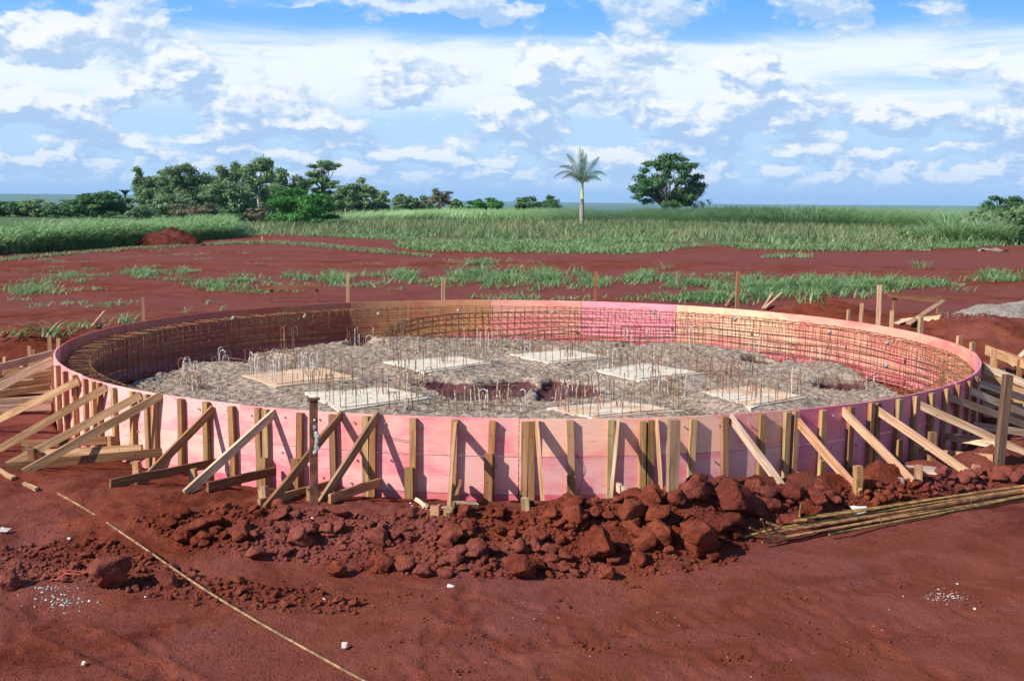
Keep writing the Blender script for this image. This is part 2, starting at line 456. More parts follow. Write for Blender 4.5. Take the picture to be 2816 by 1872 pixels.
_g = lambda dx, dy: (at(dx, dy).x, at(dx, dy).y)
MOUNDS = [(*_g(1860, 742), 1.7, 1.1, .42, .1), (*_g(2250, 800), 2.6, 2.6, .42, .5), (*_g(2330, 760), 3.0, 2.0, .3, 0),
          (*_g(60, 800), 2.6, .9, .34, .25), (*_g(300, 765), 2.0, .8, .16, .2),
          (*_g(2250, 1095), 2.2, .32, .11, .12), (*_g(1990, 1150), .9, .3, .06, .1)]
PIT = [(837.7 + .25 * a_, 670.2 + .25 * b_) for a_, b_ in ((480, 830), (700, 810), (1000, 830), (1250, 800), (1500, 790), (1560, 830), (1480, 960), (1150, 985), (900, 1010), (640, 900))]
PIT2 = [(837.7 + .25 * a_, 670.2 + .25 * b_) for a_, b_ in ((1650, 820), (1750, 795), (2000, 830), (2280, 890), (2200, 930), (2000, 960), (1650, 1000), (1600, 860))]
CANE_R = [_g(640, 519), _g(1000, 512), _g(1500, 515), _g(2150, 527), _g(2500, 535)]
CANE_L = [_g(-250, 598), _g(0, 585), _g(300, 564), _g(520, 548)]


def berm(x, y):
    """the heap of clods between the ring and the camera: returns 0..1"""
    r = np.hypot(x - CX, y - CY) - RR; f = np.degrees(np.arctan2(x - CX, CY - y))
    amp = np.interp(f, [-75, -50, -36, -24, -12, -3, 4, 12, 22, 30, 36, 44, 60], [0, .12, .34, .56, .62, .55, .8, 1, 1, .75, .4, .35, .2])
    c_ = np.interp(f, [-40, -15, 5, 11, 15, 40], [1.15, 1.05, .95, .88, .68, .62]); w = np.interp(f, [-40, -10, 8, 15, 40], [.75, .7, .6, .4, .32])
    return amp * np.exp(-((r - c_) / w) ** 2 * 1.1)


def ground_h(x, y):
    x = np.asarray(x, float); y = np.asarray(y, float)
    near = 1 - sst(np.hypot(x, y - 10), 14, 40)
    b_ = berm(x, y)
    h = b_ * .33
    left = sst(-x, 1.2, 4.0) * sst(9.2 - y, 0, 1.0) * sst(y, 6.6, 7.4)       # loose churned soil, front left
    rough = .006 + .085 * b_ + .035 * left + .012 * sst(np.hypot(x - CX, y - CY), 9.6, 6.6)
    h = h + .05 * left
    for mm in MOUNDS:
        q_ = bump2(x, y, *mm); h = h + q_ * (1 + .5 * fbm(x * 1.6, y * 1.6, 4, 31)); rough = rough + .22 * q_
    n1 = fbm(x * 2.2, y * 2.2, 5, 3, .55); n2 = fbm(x * 9, y * 9, 3, 11, .6)
    h = h + rough * (n1 * 1.1 + n2 * .55) * (.3 + .7 * near)
    # foot-scuffed packed soil in front
    h = h + .007 * near * fbm(x * .8, y * .8, 3, 71) + near * sst(y, 8.5, 6.5) * (.009 * np.clip(fbm(x * 6, y * 6, 4, 51, .65), .12, 1) + .0055 * fbm(x * 24, y * 24, 2, 55))
    for (ax_, ay_, bx_, by_, w_) in ((-1.2, 5.6, 3.4, 7.7, .12), (-.4, 5.2, 4.4, 7.5, .12), (1.6, 5.4, 4.2, 6.1, .07), (-2.8, 6.5, -1.2, 5.2, .1)):      # old wheel marks
        L_ = math.hypot(bx_ - ax_, by_ - ay_); t_ = ((x - ax_) * (bx_ - ax_) + (y - ay_) * (by_ - ay_)) / L_ / L_; d2 = np.abs((x - ax_) * (by_ - ay_) - (y - ay_) * (bx_ - ax_)) / L_ + .05 * vn(x * 1.5, y * 1.5, 77)
        h = h + sst(t_, 0, .15) * sst(-t_, -1, -.85) * near * (.012 * np.exp(-((d2 - w_ * 1.25) / (w_ * .35)) ** 2) - .013 * np.exp(-(d2 / w_) ** 4) + .005 * np.exp(-(d2 / w_) ** 4) * np.sign(np.sin(t_ * L_ * 45)))
    if x.size > 1000:                                        # boot prints in the softer earth
        rp = np.random.default_rng(31); px_, py_, az_ = None, None, 0; sel = np.nonzero((y.ravel() > 4.7) & (y.ravel() < 8.6) & (np.abs(x.ravel()) < 5.5))[0]; xs_, ys_ = x.ravel()[sel], y.ravel()[sel]; add = np.zeros(len(sel))
        for i in range(150):
            if i % 12 == 0: px_, py_, az_ = rp.uniform(-4, 4.5), rp.uniform(5.0, 7.6), rp.uniform(0, 6.28)
            else: az_ += rp.normal(0, .25); px_ += .36 * math.cos(az_) + .09 * (-1) ** i * math.sin(az_); py_ += .36 * math.sin(az_) - .09 * (-1) ** i * math.cos(az_)
            u = (xs_ - px_) * math.cos(az_) + (ys_ - py_) * math.sin(az_); v = -(xs_ - px_) * math.sin(az_) + (ys_ - py_) * math.cos(az_); e_ = (u / .15) ** 2 + (v / .055) ** 2
            add += -.014 * np.exp(-e_ ** 2) + .007 * np.exp(-((np.sqrt(e_) - 1.35) / .3) ** 2)
        hf = h.ravel().copy(); hf[sel] += add; h = hf.reshape(h.shape)
    # wheel ruts and low swells over the yard behind
    back = sst(y, 20.5, 24) * (1 - sst(y, 60, 90))
    h = h + back * (.05 * fbm(x * .12, y * .5, 4, 21) + .03 * fbm(x * .9, y * .9, 3, 23))
    ins = sst(RR + .05 - np.hypot(x - CX, y - CY), 0, .12)
    h = h * (1 - ins) - .75 * ins
    # far country: the plain falls away behind the cane and rises again to low plateaus on the horizon
    d_ = y
    h = h - 7 * sst(d_, 165, 420) - 26 * sst(d_, 900, 2400) + sst(d_, 2600, 7000) * (33 + 14 * fbm(x * .0004, y * .0003, 3, 91) + 22 * sst(-x, 200, 2200))
    return h


ni = 540; s1 = np.linspace(-1, 1, ni); s1 = np.sign(s1) * (np.abs(s1) * .62 + .75 * np.abs(s1) ** 5)
yr = np.concatenate([[-60, -20, -5, 1, 3.5], np.geomspace(4.8, 70, 500), np.geomspace(71, 20000, 110)])
YY, SS = np.meshgrid(yr, s1, indexing='ij'); XX = SS * (np.maximum(YY, 0) + 3.2) + np.where(YY < 3, SS * 30, 0)
ZZ = ground_h(XX, YY)
V = np.stack([XX.ravel(), YY.ravel(), ZZ.ravel()], 1)
idx = np.arange(V.shape[0]).reshape(YY.shape)
Fq = np.stack([idx[:-1, :-1].ravel(), idx[:-1, 1:].ravel(), idx[1:, 1:].ravel(), idx[1:, :-1].ravel()], 1)
xr, yr_ = V[:, 0], V[:, 1]
cane_y = np.interp(xr, [p[0] for p in CANE_R], [p[1] for p in CANE_R])
cane_y = np.where(xr < CANE_L[-1][0], np.interp(xr, [p[0] for p in CANE_L], [p[1] for p in CANE_L]), cane_y)
green = sst(yr_ - cane_y + 6 * fbm(xr * .2, yr_ * .2, 3, 5), -3, 4)
verge_y = np.interp(xr, [_g(300, 552)[0], _g(640, 536)[0], _g(1000, 558)[0], _g(1300, 583)[0], _g(1700, 572)[0], _g(2359, 572)[0]], [_g(300, 552)[1], _g(640, 536)[1], _g(1000, 558)[1], _g(1300, 583)[1], _g(1700, 572)[1], _g(2359, 572)[1]])
green = np.maximum(green, .7 * sst(yr_ - verge_y + 8 * fbm(xr * .25, yr_ * .25, 3, 6), 0, 8) * (xr > _g(600, 536)[0]))
track = sst(yr_, 24, 28) * (1 - green) * sst(fbm(xr * .05, yr_ * .22, 3, 15), -.25, .15)
trod = sst(yr_, 9.2, 7.6) * sst(xr + .35 * (yr_ - 6) + .6 * fbm(xr * .9, yr_ * .9, 4, 45), -2.2, -.2) * (1 - np.clip(berm(xr, yr_) * 2.5, 0, 1))
G = put('ground', mesh('ground', V, Fq, M_GROUND, True, {'green': green, 'track': track, 'trod': trod}))
tag(G, 'bare red earth of the building site running out to fields on the horizon', kind='structure')


def gza(x, y):
    """height of the ground sheet itself, read off its own grid"""
    x = np.asarray(x, float); y = np.clip(np.asarray(y, float), 4.8, 15000)
    i = np.clip(np.searchsorted(yr, y) - 1, 5, len(yr) - 2); v = (y - yr[i]) / (yr[i + 1] - yr[i])
    s_ = np.clip(x / (y + 3.2), s1[0], s1[-1] - 1e-6); j = np.clip(np.searchsorted(s1, s_) - 1, 0, ni - 2); u = (s_ - s1[j]) / (s1[j + 1] - s1[j])
    return (ZZ[i, j] * (1 - u) + ZZ[i, j + 1] * u) * (1 - v) + (ZZ[i + 1, j] * (1 - u) + ZZ[i + 1, j + 1] * u) * v


def gz(x, y): return float(gza(x, y))


_YS = np.geomspace(4.9, 400, 4000)


def on(dx, dy):
    d = ray(dx, dy); z_ = CAM_Z + d.z / d.y * _YS; hit = np.nonzero(z_ <= gza(d.x / d.y * _YS, _YS))[0]     # first ground met along the sight line
    y_ = _YS[hit[0]] if len(hit) else at(dx, dy).y
    p = CAM + d * (y_ / d.y); p.z = gz(p.x, p.y); return p


# ------------------------------------------------------------------ gravel floor inside the ring
FL = .07
n_ = 420; gx = np.linspace(-5.7, 5.7, n_); GX, GY = np.meshgrid(gx + CX, gx + CY); rad = np.hypot(GX - CX, GY - CY)
fl_phi = np.degrees(np.arctan2(GX - CX, CY - GY))


def blur(a_, n):
    for _ in range(n):
        a_ = (a_ + np.roll(a_, 1, 0) + np.roll(a_, -1, 0) + np.roll(a_, 1, 1) + np.roll(a_, -1, 1)) / 5
    return a_


def poly_w(pl, z=FL): return [(at(a_, b_, z).x, at(a_, b_, z).y) for a_, b_ in pl]


wx = GX + .18 * fbm(GX * 3, GY * 3, 4, 61); wy = GY + .18 * fbm(GX * 3 + 9, GY * 3, 4, 62)
pit = inpoly(wx, wy, poly_w(PIT)) | inpoly(wx, wy, poly_w(PIT2))
holes = np.zeros_like(pit)
for (hx, hy, hw, hh) in ((1452, 797, 38, 6), (1755, 829, 55, 9), (1940, 884, 60, 15), (1225, 800, 70, 5), (540, 832, 120, 14), (850, 800, 45, 6)):
    holes |= inpoly(wx, wy, poly_w([(hx + hw * math.cos(t), hy + hh * math.sin(t)) for t in np.linspace(0, 6.28, 14)[:-1]]))
edge = 5.12 + .22 * fbm(fl_phi * .08, rad * .4, 3, 63) - .25 * np.exp(-((np.abs(fl_phi) - 150) / 30) ** 2) * (fl_phi < 0)
low = np.clip(blur(pit * .14 + holes * .34, 4) + .32 * sst(rad - edge, -.06, .14), 0, .42)
soilm = np.clip(blur((pit | holes).astype(float), 2) * 1.3 + sst(rad - edge, .0, .2), 0, 1)
hill = .10 * np.exp(-((GX - at(560, 850, FL).x) ** 2 + (GY - at(560, 850, FL).y) ** 2) / 1.2) + .12 * np.exp(-((GX - at(900, 800, FL).x) ** 2 + (GY - at(900, 800, FL).y) ** 2) / 1.4) + .10 * np.exp(-((GX - at(1640, 810, FL).x) ** 2 + (GY - at(1640, 810, FL).y) ** 2) / 1.0) + .1 * np.exp(-((GX - at(1900, 855, FL).x) ** 2 + (GY - at(1900, 855, FL).y) ** 2) / .5)
lump = fbm(GX * 13, GY * 13, 3, 64, .65)
GZ = FL + .05 * fbm(GX * 1.1, GY * 1.1, 4, 65) + hill + .05 * lump * .8 * (1 - .85 * soilm) - low
PAD_PX = [[(560, 864), (635, 889), (832, 871.5), (725, 844)], [(705, 904), (782, 945), (990, 916), (893, 890)], [(883, 832.7), (978, 857.7), (1135, 835), (1055, 819)], [(1173, 815), (1263, 836.5), (1408, 822.7), (1313, 805)],
          [(1365, 852.7), (1473, 876), (1628, 859), (1493, 836.5)], [(1613, 900), (1730, 937.7), (1860, 914), (1733, 886.5)], [(1258, 940), (1365, 963), (1578, 945), (1428, 921.5)]]
PAD_Z = FL + .085
padm = np.zeros_like(pit)
for pp_ in PAD_PX: padm |= inpoly(GX, GY, poly_w(pp_, PAD_Z))
near_pad = np.clip(blur(padm.astype(float), 150) * 3.4, 0, 1) * (1 - np.clip(soilm, 0, 1))
GZ = GZ * (1 - near_pad) + (PAD_Z - .012 + .016 * lump + .02 * fbm(GX * 2.3, GY * 2.3, 3, 66)) * near_pad
GZ = np.where(blur(padm.astype(float), 2) > .8, np.minimum(GZ, PAD_Z - .03), GZ)
gidx = np.arange(n_ * n_).reshape(n_, n_)
Fg = np.stack([gidx[:-1, :-1].ravel(), gidx[:-1, 1:].ravel(), gidx[1:, 1:].ravel(), gidx[1:, :-1].ravel()], 1)
inside = (rad < 5.755); keep = inside[:-1, :-1] & inside[:-1, 1:] & inside[1:, 1:] & inside[1:, :-1]
o = put('gravel_floor', mesh('gravel_floor', np.stack([GX.ravel(), GY.ravel(), GZ.ravel()], 1), Fg[keep.ravel()], M_GRAVEL, True, {'soil': soilm.ravel()}))
tag(o, 'rough grey-brown crushed stone floor inside the pink formwork ring', kind='structure')


def floor_z(x, y):
    i = int(round((y - CY + 5.7) / 11.4 * (n_ - 1))); j = int(round((x - CX + 5.7) / 11.4 * (n_ - 1)))
    return float(GZ[min(max(i, 0), n_ - 1), min(max(j, 0), n_ - 1)])


# loose lumps of stone over the floor (uncountable)
def rock_mesh(sub, seed, amp=.22, flat=1.0):
    import bmesh
    bm = bmesh.new(); bmesh.ops.create_icosphere(bm, subdivisions=sub, radius=1)
    v = np.array([p.co[:] for p in bm.verts]); r_ = np.random.default_rng(seed)
    for _ in range(15 if sub > 1 else 6):                        # cut facets
        d_ = r_.normal(size=3); d_ /= np.linalg.norm(d_); lim = r_.uniform(.48, .8); s_ = v @ d_
        v = v - np.where(s_ > lim, s_ - lim, 0)[:, None] * d_ * .92
    s0 = seed * 7
    n3 = lambda f, s_: vn(v[:, 0] * f + 5, v[:, 1] * f + v[:, 2] * f * .7, s_) + vn(v[:, 1] * f + 3, v[:, 2] * f - v[:, 0] * f * .6, s_ + 1)
    v = v * (1 + amp * n3(1.6, s0) + amp * .5 * n3(4, s0 + 3) + (amp * .42 * n3(9, s0 + 6) if sub > 2 else 0) + (amp * .3 * n3(19, s0 + 9) if sub > 3 else 0))[:, None]
    v = v - (v.max(0) + v.min(0)) / 2; v = v / np.abs(v).max(0).mean(); v[:, 2] *= flat
    f = np.array([[q_.index for q_ in p.verts] for p in bm.faces]); bm.free(); return v, f


def scatter_rocks(name, pts, sizes, mat, sub, label, nvar=6, flat=.75, seed=5):
    r_ = np.random.default_rng(seed); var = [rock_mesh(sub, seed * 10 + i, .25, flat) for i in range(nvar)]
    vs_, fs_, off = [], [], 0
    for i, (p, s_) in enumerate(zip(pts, sizes)):
        v, f = var[i % nvar]; a_ = r_.uniform(0, 6.28); c_, sn = math.cos(a_), math.sin(a_)
        sc_ = s_ * r_.uniform(.7, 1.3, 3); w_ = v * sc_
        w_ = np.stack([w_[:, 0] * c_ - w_[:, 1] * sn, w_[:, 0] * sn + w_[:, 1] * c_, w_[:, 2]], 1) + p
        vs_.append(w_); fs_.append(f + off); off += len(v)
    o_ = put(name, mesh(name, np.concatenate(vs_), np.concatenate(fs_), mat)); return tag(o_, label, kind='stuff')


pp, sz = [], []
while len(pp) < 4200:
    a_, r__ = rng.uniform(0, 360), 5.1 * math.sqrt(rng.uniform(0, 1)); p = pol(a_, r__)
    i = int(round((p.y - CY + 5.7) / 11.4 * (n_ - 1))); j = int(round((p.x - CX + 5.7) / 11.4 * (n_ - 1)))
    if soilm[i, j] > .25 and rng.uniform() < .93: continue
    pp.append((p.x, p.y, GZ[i, j] + .004)); sz.append(.008 + .014 * rng.uniform() ** 2.5)
scatter_rocks('crushed_stone', pp, sz, M_GRAVEL, 1, 'loose lumps of crushed stone strewn over the floor of the ring', seed=3)


# ================================================================== THE RING
ring = thing('ring_formwork', (CX, CY, 0), 'large round formwork wall of pink-dyed plywood standing on red earth', 'formwork')


def arc_panel(name, f0, f1, r0, r1, z0, z1, color, parent=ring):
    n = 10; v = []
    jt = [random.uniform(-.004, .004) for _ in range(4)]
    for i in range(n + 1):
        t = i / n; f = f0 + (f1 - f0) * t; wv = .006 * math.sin(3.1 * t + f0)
        for r_, z_ in ((r0, z0), (r1, z0), (r1, z1), (r0, z1)):
            v.append(pol(f, r_ + wv, z_ + (jt[0] * (1 - t) + jt[1] * t if z_ == z1 else 0)))
    f_ = []
    for i in range(n):
        for j in range(4): f_.append((i * 4 + j, i * 4 + (j + 1) % 4, i * 4 + 4 + (j + 1) % 4, i * 4 + 4 + j))
    f_.append((0, 3, 2, 1)); e_ = n * 4; f_.append((e_, e_ + 1, e_ + 2, e_ + 3))
    v = [tuple(p - Vector((CX, CY, 0))) for p in v]
    return put(name, mesh(name, v, f_, M_PLY), Matrix.Translation((CX, CY, 0)), parent, color)


# panel joints: measured where they show on the far side, about 2.2 m apart elsewhere
bk = [phi_back(x_) for x_ in (1840, 1560, 1340, 1130)]           # going left along the far wall
cuts = [bk[0], bk[1], bk[2], bk[3], bk[3] + 26, bk[3] + 50, bk[3] + 74]
c_ = cuts[-1]; rest = (bk[0] + 360 - c_) / 9
cuts += [c_ + rest * i for i in range(1, 10)]
PINKS = [(.80, .46, .40), (.82, .50, .42), (.78, .42, .39), (.82, .51, .43), (.76, .39, .39)]
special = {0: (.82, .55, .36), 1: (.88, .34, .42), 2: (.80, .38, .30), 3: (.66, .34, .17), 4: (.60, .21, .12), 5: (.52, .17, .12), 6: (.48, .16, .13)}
for i in range(len(cuts) - 1):
    f0, f1 = cuts[i], cuts[i + 1]; g_ = .04
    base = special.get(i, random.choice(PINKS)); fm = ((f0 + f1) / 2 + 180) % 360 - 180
    if i not in special:
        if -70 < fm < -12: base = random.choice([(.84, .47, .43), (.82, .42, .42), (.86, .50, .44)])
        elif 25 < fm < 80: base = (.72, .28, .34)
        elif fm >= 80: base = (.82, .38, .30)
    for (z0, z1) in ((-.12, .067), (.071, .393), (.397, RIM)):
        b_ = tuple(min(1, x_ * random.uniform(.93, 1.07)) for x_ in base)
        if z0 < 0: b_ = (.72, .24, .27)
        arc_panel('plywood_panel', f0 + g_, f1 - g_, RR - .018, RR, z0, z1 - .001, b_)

WOODC = [(.52, .32, .145), (.45, .26, .115), (.56, .36, .18), (.40, .23, .11), (.50, .34, .19), (.36, .20, .095)]
wc = lambda: tuple(x_ * random.uniform(.9, 1.12) for x_ in random.choice(WOODC))


def batten(phi, dz=0.0, color=None, w=.055, t=.045, z0=-.12):
    lean = random.uniform(-.25, .25)
    board('batten', pol(phi, RR + .002 + t / 2, z0), pol(phi + lean, RR + .002 + t / 2, RIM - .012 + dz), w, t, M_WOOD, ring, color or wc(),
          wide=pol(phi + 90, 1) - pol(phi + 90, 0), jit=.0022)


FRONT = [132, 150, 170, 195, 216, 229, 263, 303, 340, 353, 414, 473, 538, 597, 612, 688, 767, 841, 855, 948, 1040, 1130, 1208, 1225, 1320, 1409, 1484, 1500,
         1594, 1675, 1755, 1814, 1831, 1895, 1958, 2007, 2020, 2069, 2108, 2149, 2180, 2209, 2231, 2249]
BPHI = {}
for x_ in FRONT:
    f = phi_front(x_); BPHI[x_] = f; batten(f, random.uniform(-.012, .006))
for f in list(np.arange(-72, -180, -6.5)) + list(np.arange(72, 180, 6.5)):
    batten(f + random.uniform(-.6, .6), random.uniform(-.03, -.01))
# short splice cleats nailed over some battens
for x_, y_ in ((610, 1055), (948, 1077), (1130, 1046), (1320, 1096), (688, 1058), (263, 1005), (2068, 1012), (1895, 1060)):
    f = min(BPHI.values(), key=lambda q_: abs(q_ - phi_front(x_)))
    p = pol(f, RR + .08); z1 = at_y(x_, y_, p.y).z
    board('cleat', pol(f - .15, RR + .068, -.05), pol(f - .15, RR + .068, max(z1, .15)), .07, .038, M_WOOD, ring, wc(), wide=pol(f + 90, 1) - pol(f + 90, 0))
# nail heads and wire ties along the panels
mb = MB()
for f in np.arange(-64, 64, 3.1):
    for z_ in (.64, .33, .13):
        if random.random() < .75:
            p = pol(f + random.uniform(-.5, .5), RR + .004, z_ + random.uniform(-.015, .015)); n_out = pol(f, 1) - pol(f, 0)
            mb.add(tube([p, p + n_out * .014], .008, 5))
mb.build('nail_head', M_CONC, None, ring)['kind'] = 'stuff'
for dx, y0, y1 in ((1330, 1062, 1130), (1306, 1070, 1140), (890, 1002, 1000)):
    f = phi_front(dx); pts = [pol(f + .5 * math.sin(t * 3), RR + .012 + .01 * math.sin(t * 7), .42 - .36 * t) for t in np.linspace(0, 1, 9)]
    if dx == 890: pts = [pol(f + 2.6 * (t - .5) * 2, RR + .012 + .012 * math.sin(t * 3.1), .53 + .02 * math.sin(t * 5)) for t in np.linspace(0, 1, 9)]
    MB().add(tube(pts, .0022, 4)).build('tie_wire', M_RUST, None, ring, (.12, .07, .05))

# ------------------------------------------------------------------ reinforcement cage of the ring beam
cage = thing('ring_rebar_cage', (CX, CY, 0), 'circular cage of rusty rebar hoops and stirrups lining the inside of the pink formwork', 'rebar cage')
RO, RI, ZT, ZB = RR - .085, RR - .40, RIM - .105, -.02
RUST = (.25, .115, .05)
st = MB()
loop = [(RO, ZB), (RO, ZT), (RI, ZT), (RI, ZB)]
stir_me = []
for vv in range(4):
    pts = []
    for i in range(4):
        a_, b_ = np.array(loop[i]), np.array(loop[(i + 1) % 4])
        for t in (.06, .94): pts.append((0, *(a_ + (b_ - a_) * t)))
    pts = [(random.uniform(-.012, .012), -r_, z_ + random.uniform(-.006, .006)) for (_, r_, z_) in pts]
    v, f = tube(pts, .0052, 5, closed=True); stir_me.append(mesh('stirrup', v, f, M_RUST))
NST = 244
for i in range(NST):
    M = Matrix.Translation((CX, CY, random.uniform(-.008, .008))) @ Matrix.Rotation(2 * math.pi * i / NST + random.uniform(-.0035, .0035), 4, 'Z') @ Matrix.Rotation(random.uniform(-.05, .05), 4, 'Y')
    put('stirrup', stir_me[i % 4], M, cage, tuple(x_ * random.uniform(.7, 1.25) for x_ in RUST))
for r_ in (RO - .012, RI + .012):
    for z_ in (ZT - .012, ZT - .11, ZT - .215, ZT - .32, ZT - .43, ZT - .54):
        ph0, ph1 = random.uniform(0, 6), random.uniform(0, 6); am = .016 if abs(z_ - ZT) > .05 else .005
        pts = []
        for i in range(150):
            t = 2 * math.pi * i / 150
            pts.append((r_ * math.sin(t), -r_ * math.cos(t), z_ + am * (math.sin(5 * t + ph0) + .7 * math.sin(13 * t + ph1)) + random.uniform(-.003, .003)))
        v, f = tube(pts, .006, 5, closed=True)
        put('hoop_bar', mesh('hoop_bar', v, f, M_RUST, True), Matrix.Translation((CX, CY, 0)), cage, tuple(x_ * random.uniform(.75, 1.2) for x_ in RUST))
for x_, y_ in ((683, 728), (857, 722), (1050, 715), (1277, 720), (1520, 720), (1718, 736), (1948, 765), (2098, 790), (510, 733), (2230, 842)):
    f = phi_back(x_, .55, RO); v, fc = rock_mesh(2, int(x_), .12)
    v = v * np.array([.032, .028, .036])
    put('spacer_block', mesh('spacer_block', v, fc, M_CONC), Matrix.Translation(pol(f, RI - .004 if x_ > 700 else RI + .05, at_y(x_, y_, pol(f, RI).y).z)), cage)

# ------------------------------------------------------------------ pads and starter bars
PADS = [('A', [(560, 864), (635, 889), (832, 871.5), (725, 844)], 'farther pale board pad at the left of the gravel'),
        ('G', [(705, 904), (782, 945), (990, 916), (893, 890)], 'pale board pad nearest the rusty steel post'),
        ('B', [(883, 832.7), (978, 857.7), (1135, 835), (1055, 819)], 'pale board pad just behind the red soil pit'),
        ('C', [(1173, 815), (1263, 836.5), (1408, 822.7), (1313, 805)], 'farthest pale board pad, below the hot pink panel'),
        ('D', [(1365, 852.7), (1473, 876), (1628, 859), (1493, 836.5)], 'pale board pad right behind the smaller soil pit'),
        ('E', [(1613, 900), (1730, 937.7), (1860, 914), (1733, 886.5)], 'rightmost pale board pad, beside the dark hole with whitish bars'),
        ('F', [(1258, 940), (1365, 963), (1578, 945), (1428, 921.5)], 'frontmost pale board pad, partly cut off by the front rim')]
BAR = (.22, .13, .08)


def bar_pts(p, h, hook=None, lean=(0, 0)):
    top = Vector((p[0] + lean[0], p[1] + lean[1], p[2] + h))
    pts = [Vector(p) - Vector((0, 0, .15)), Vector(p), Vector(p) * .45 + top * .55, top]
    if hook:
        hx, hy = hook; c_ = top + Vector((hx * .5, hy * .5, 0)); r_ = .5 * math.hypot(hx, hy)
        for t in np.linspace(.25, 1, 5): pts.append(c_ + Vector((-hx * .5 * math.cos(t * math.pi), -hy * .5 * math.cos(t * math.pi), r_ * 1.1 * math.sin(t * math.pi))))
        pts.append(pts[-1] - Vector((0, 0, random.uniform(.06, .18))))
    return pts


def bar(p, h, parent, hook=None, r=.0052, white=False, lean=None):
    lean = lean or (random.gauss(0, .014), random.gauss(0, .014))
    v, f = tube([tuple(q_) for q_ in bar_pts(p, h, hook, lean)], r * (1.25 if white else 1), 5)
    v = [tuple(Vector(q_) - Vector(p)) for q_ in v]
    return put('rebar', mesh('rebar', v, f, M_GALV if white else M_RUST), Vector(p), parent, tuple(x_ * random.uniform(.75, 1.25) for x_ in BAR))


def flat_bar(p0, p1, parent, r=.005):
    v, f = tube([tuple(p0), tuple((p0 + p1) / 2 + Vector((0, 0, random.uniform(-.01, .01)))), tuple(p1)], r, 5)
    v = [tuple(Vector(q_) - p0) for q_ in v]
    return put('rebar', mesh('rebar', v, f, M_RUST), p0.copy(), parent, tuple(x_ * .9 for x_ in BAR))


for nm, cs, desc in PADS:
    w_ = [at(a_, b_, PAD_Z) for a_, b_ in cs]; c_ = sum(w_, Vector()) / 4
    zt = PAD_Z
    v = []; n = 6
    cor = [Vector((p.x, p.y, zt)) for p in w_]
    ring_pts = []
    for i in range(4):
        for t in np.linspace(0, 1, n, endpoint=False):
            q_ = cor[i].lerp(cor[(i + 1) % 4], t); d_ = (q_ - c_); d_.z = 0
            ring_pts.append(q_ + d_ * random.uniform(-.015, .02) + Vector((0, 0, random.uniform(-.008, .008))))
    base_z = -.12
    pts = [tuple(p - Vector((c_.x, c_.y, 0))) for p in ring_pts] + [(p.x - c_.x, p.y - c_.y, base_z) for p in ring_pts] + [(0, 0, zt + .004)]
    k_ = len(ring_pts); fcs = [(i, (i + 1) % k_, 2 * k_) for i in range(k_)] + [(i, i + k_, (i + 1) % k_ + k_, (i + 1) % k_) for i in range(k_)]
    o = put('board_pad', mesh('board_pad', pts, fcs, M_PAD), Vector((c_.x, c_.y, 0)))
    tag(o, desc, 'pad', 'square pads on the gravel floor')
    # bars stand in rows along the pad, straight ones near, hooked ones at the far corners
    cl = thing('starter_bars', (c_.x, c_.y, 0), 'rusty starter bars round the ' + desc.split(',')[0], 'rebar', 'starter bars round the pads')
    e_ = .06
    for si in range(4):
        a_, b_ = cor[si], cor[(si + 1) % 4]; d_ = (b_ - a_); d_.z = 0
        nb = 8 if si in (1, 3) else 6
        for j in range(nb):
            t = (j + .5) / nb + random.uniform(-.02, .02); q_ = a_.lerp(b_, t); q_ = q_ + (q_ - c_) * random.uniform(-.16, -.02)
            q_.z = zt - .01; hk = None
            if si == 0 and nm in 'AGDE' or si == 3 and nm in 'BF' or random.random() < .1:
                u_ = d_.normalized(); hk = (u_.y * .09, -u_.x * .09) if random.random() < .5 else (u_.x * .1, u_.y * .1)
            bar(tuple(q_), random.uniform(.24, .36), cl, hk, white=(nm == 'A' and si == 0) or random.random() < .06)
        if si in (1, 2):
            i_ = -.06; p0 = a_ + (a_ - c_) * i_; p1 = b_ + (b_ - c_) * i_; hz = zt + (.02 if si == 1 else .15)
            flat_bar(Vector((p0.x, p0.y, hz)), Vector((p1.x, p1.y, hz)), cl)
    for _ in range(5):                                     # small bent anchors on the board
        t, s_ = random.uniform(.3, .7), random.uniform(.3, .7); q_ = cor[0].lerp(cor[1], t).lerp(cor[3].lerp(cor[2], t), s_)
        bar((q_.x, q_.y, zt - .01), random.uniform(.07, .13), cl, (.05, .0) if random.random() < .5 else None, r=.005)


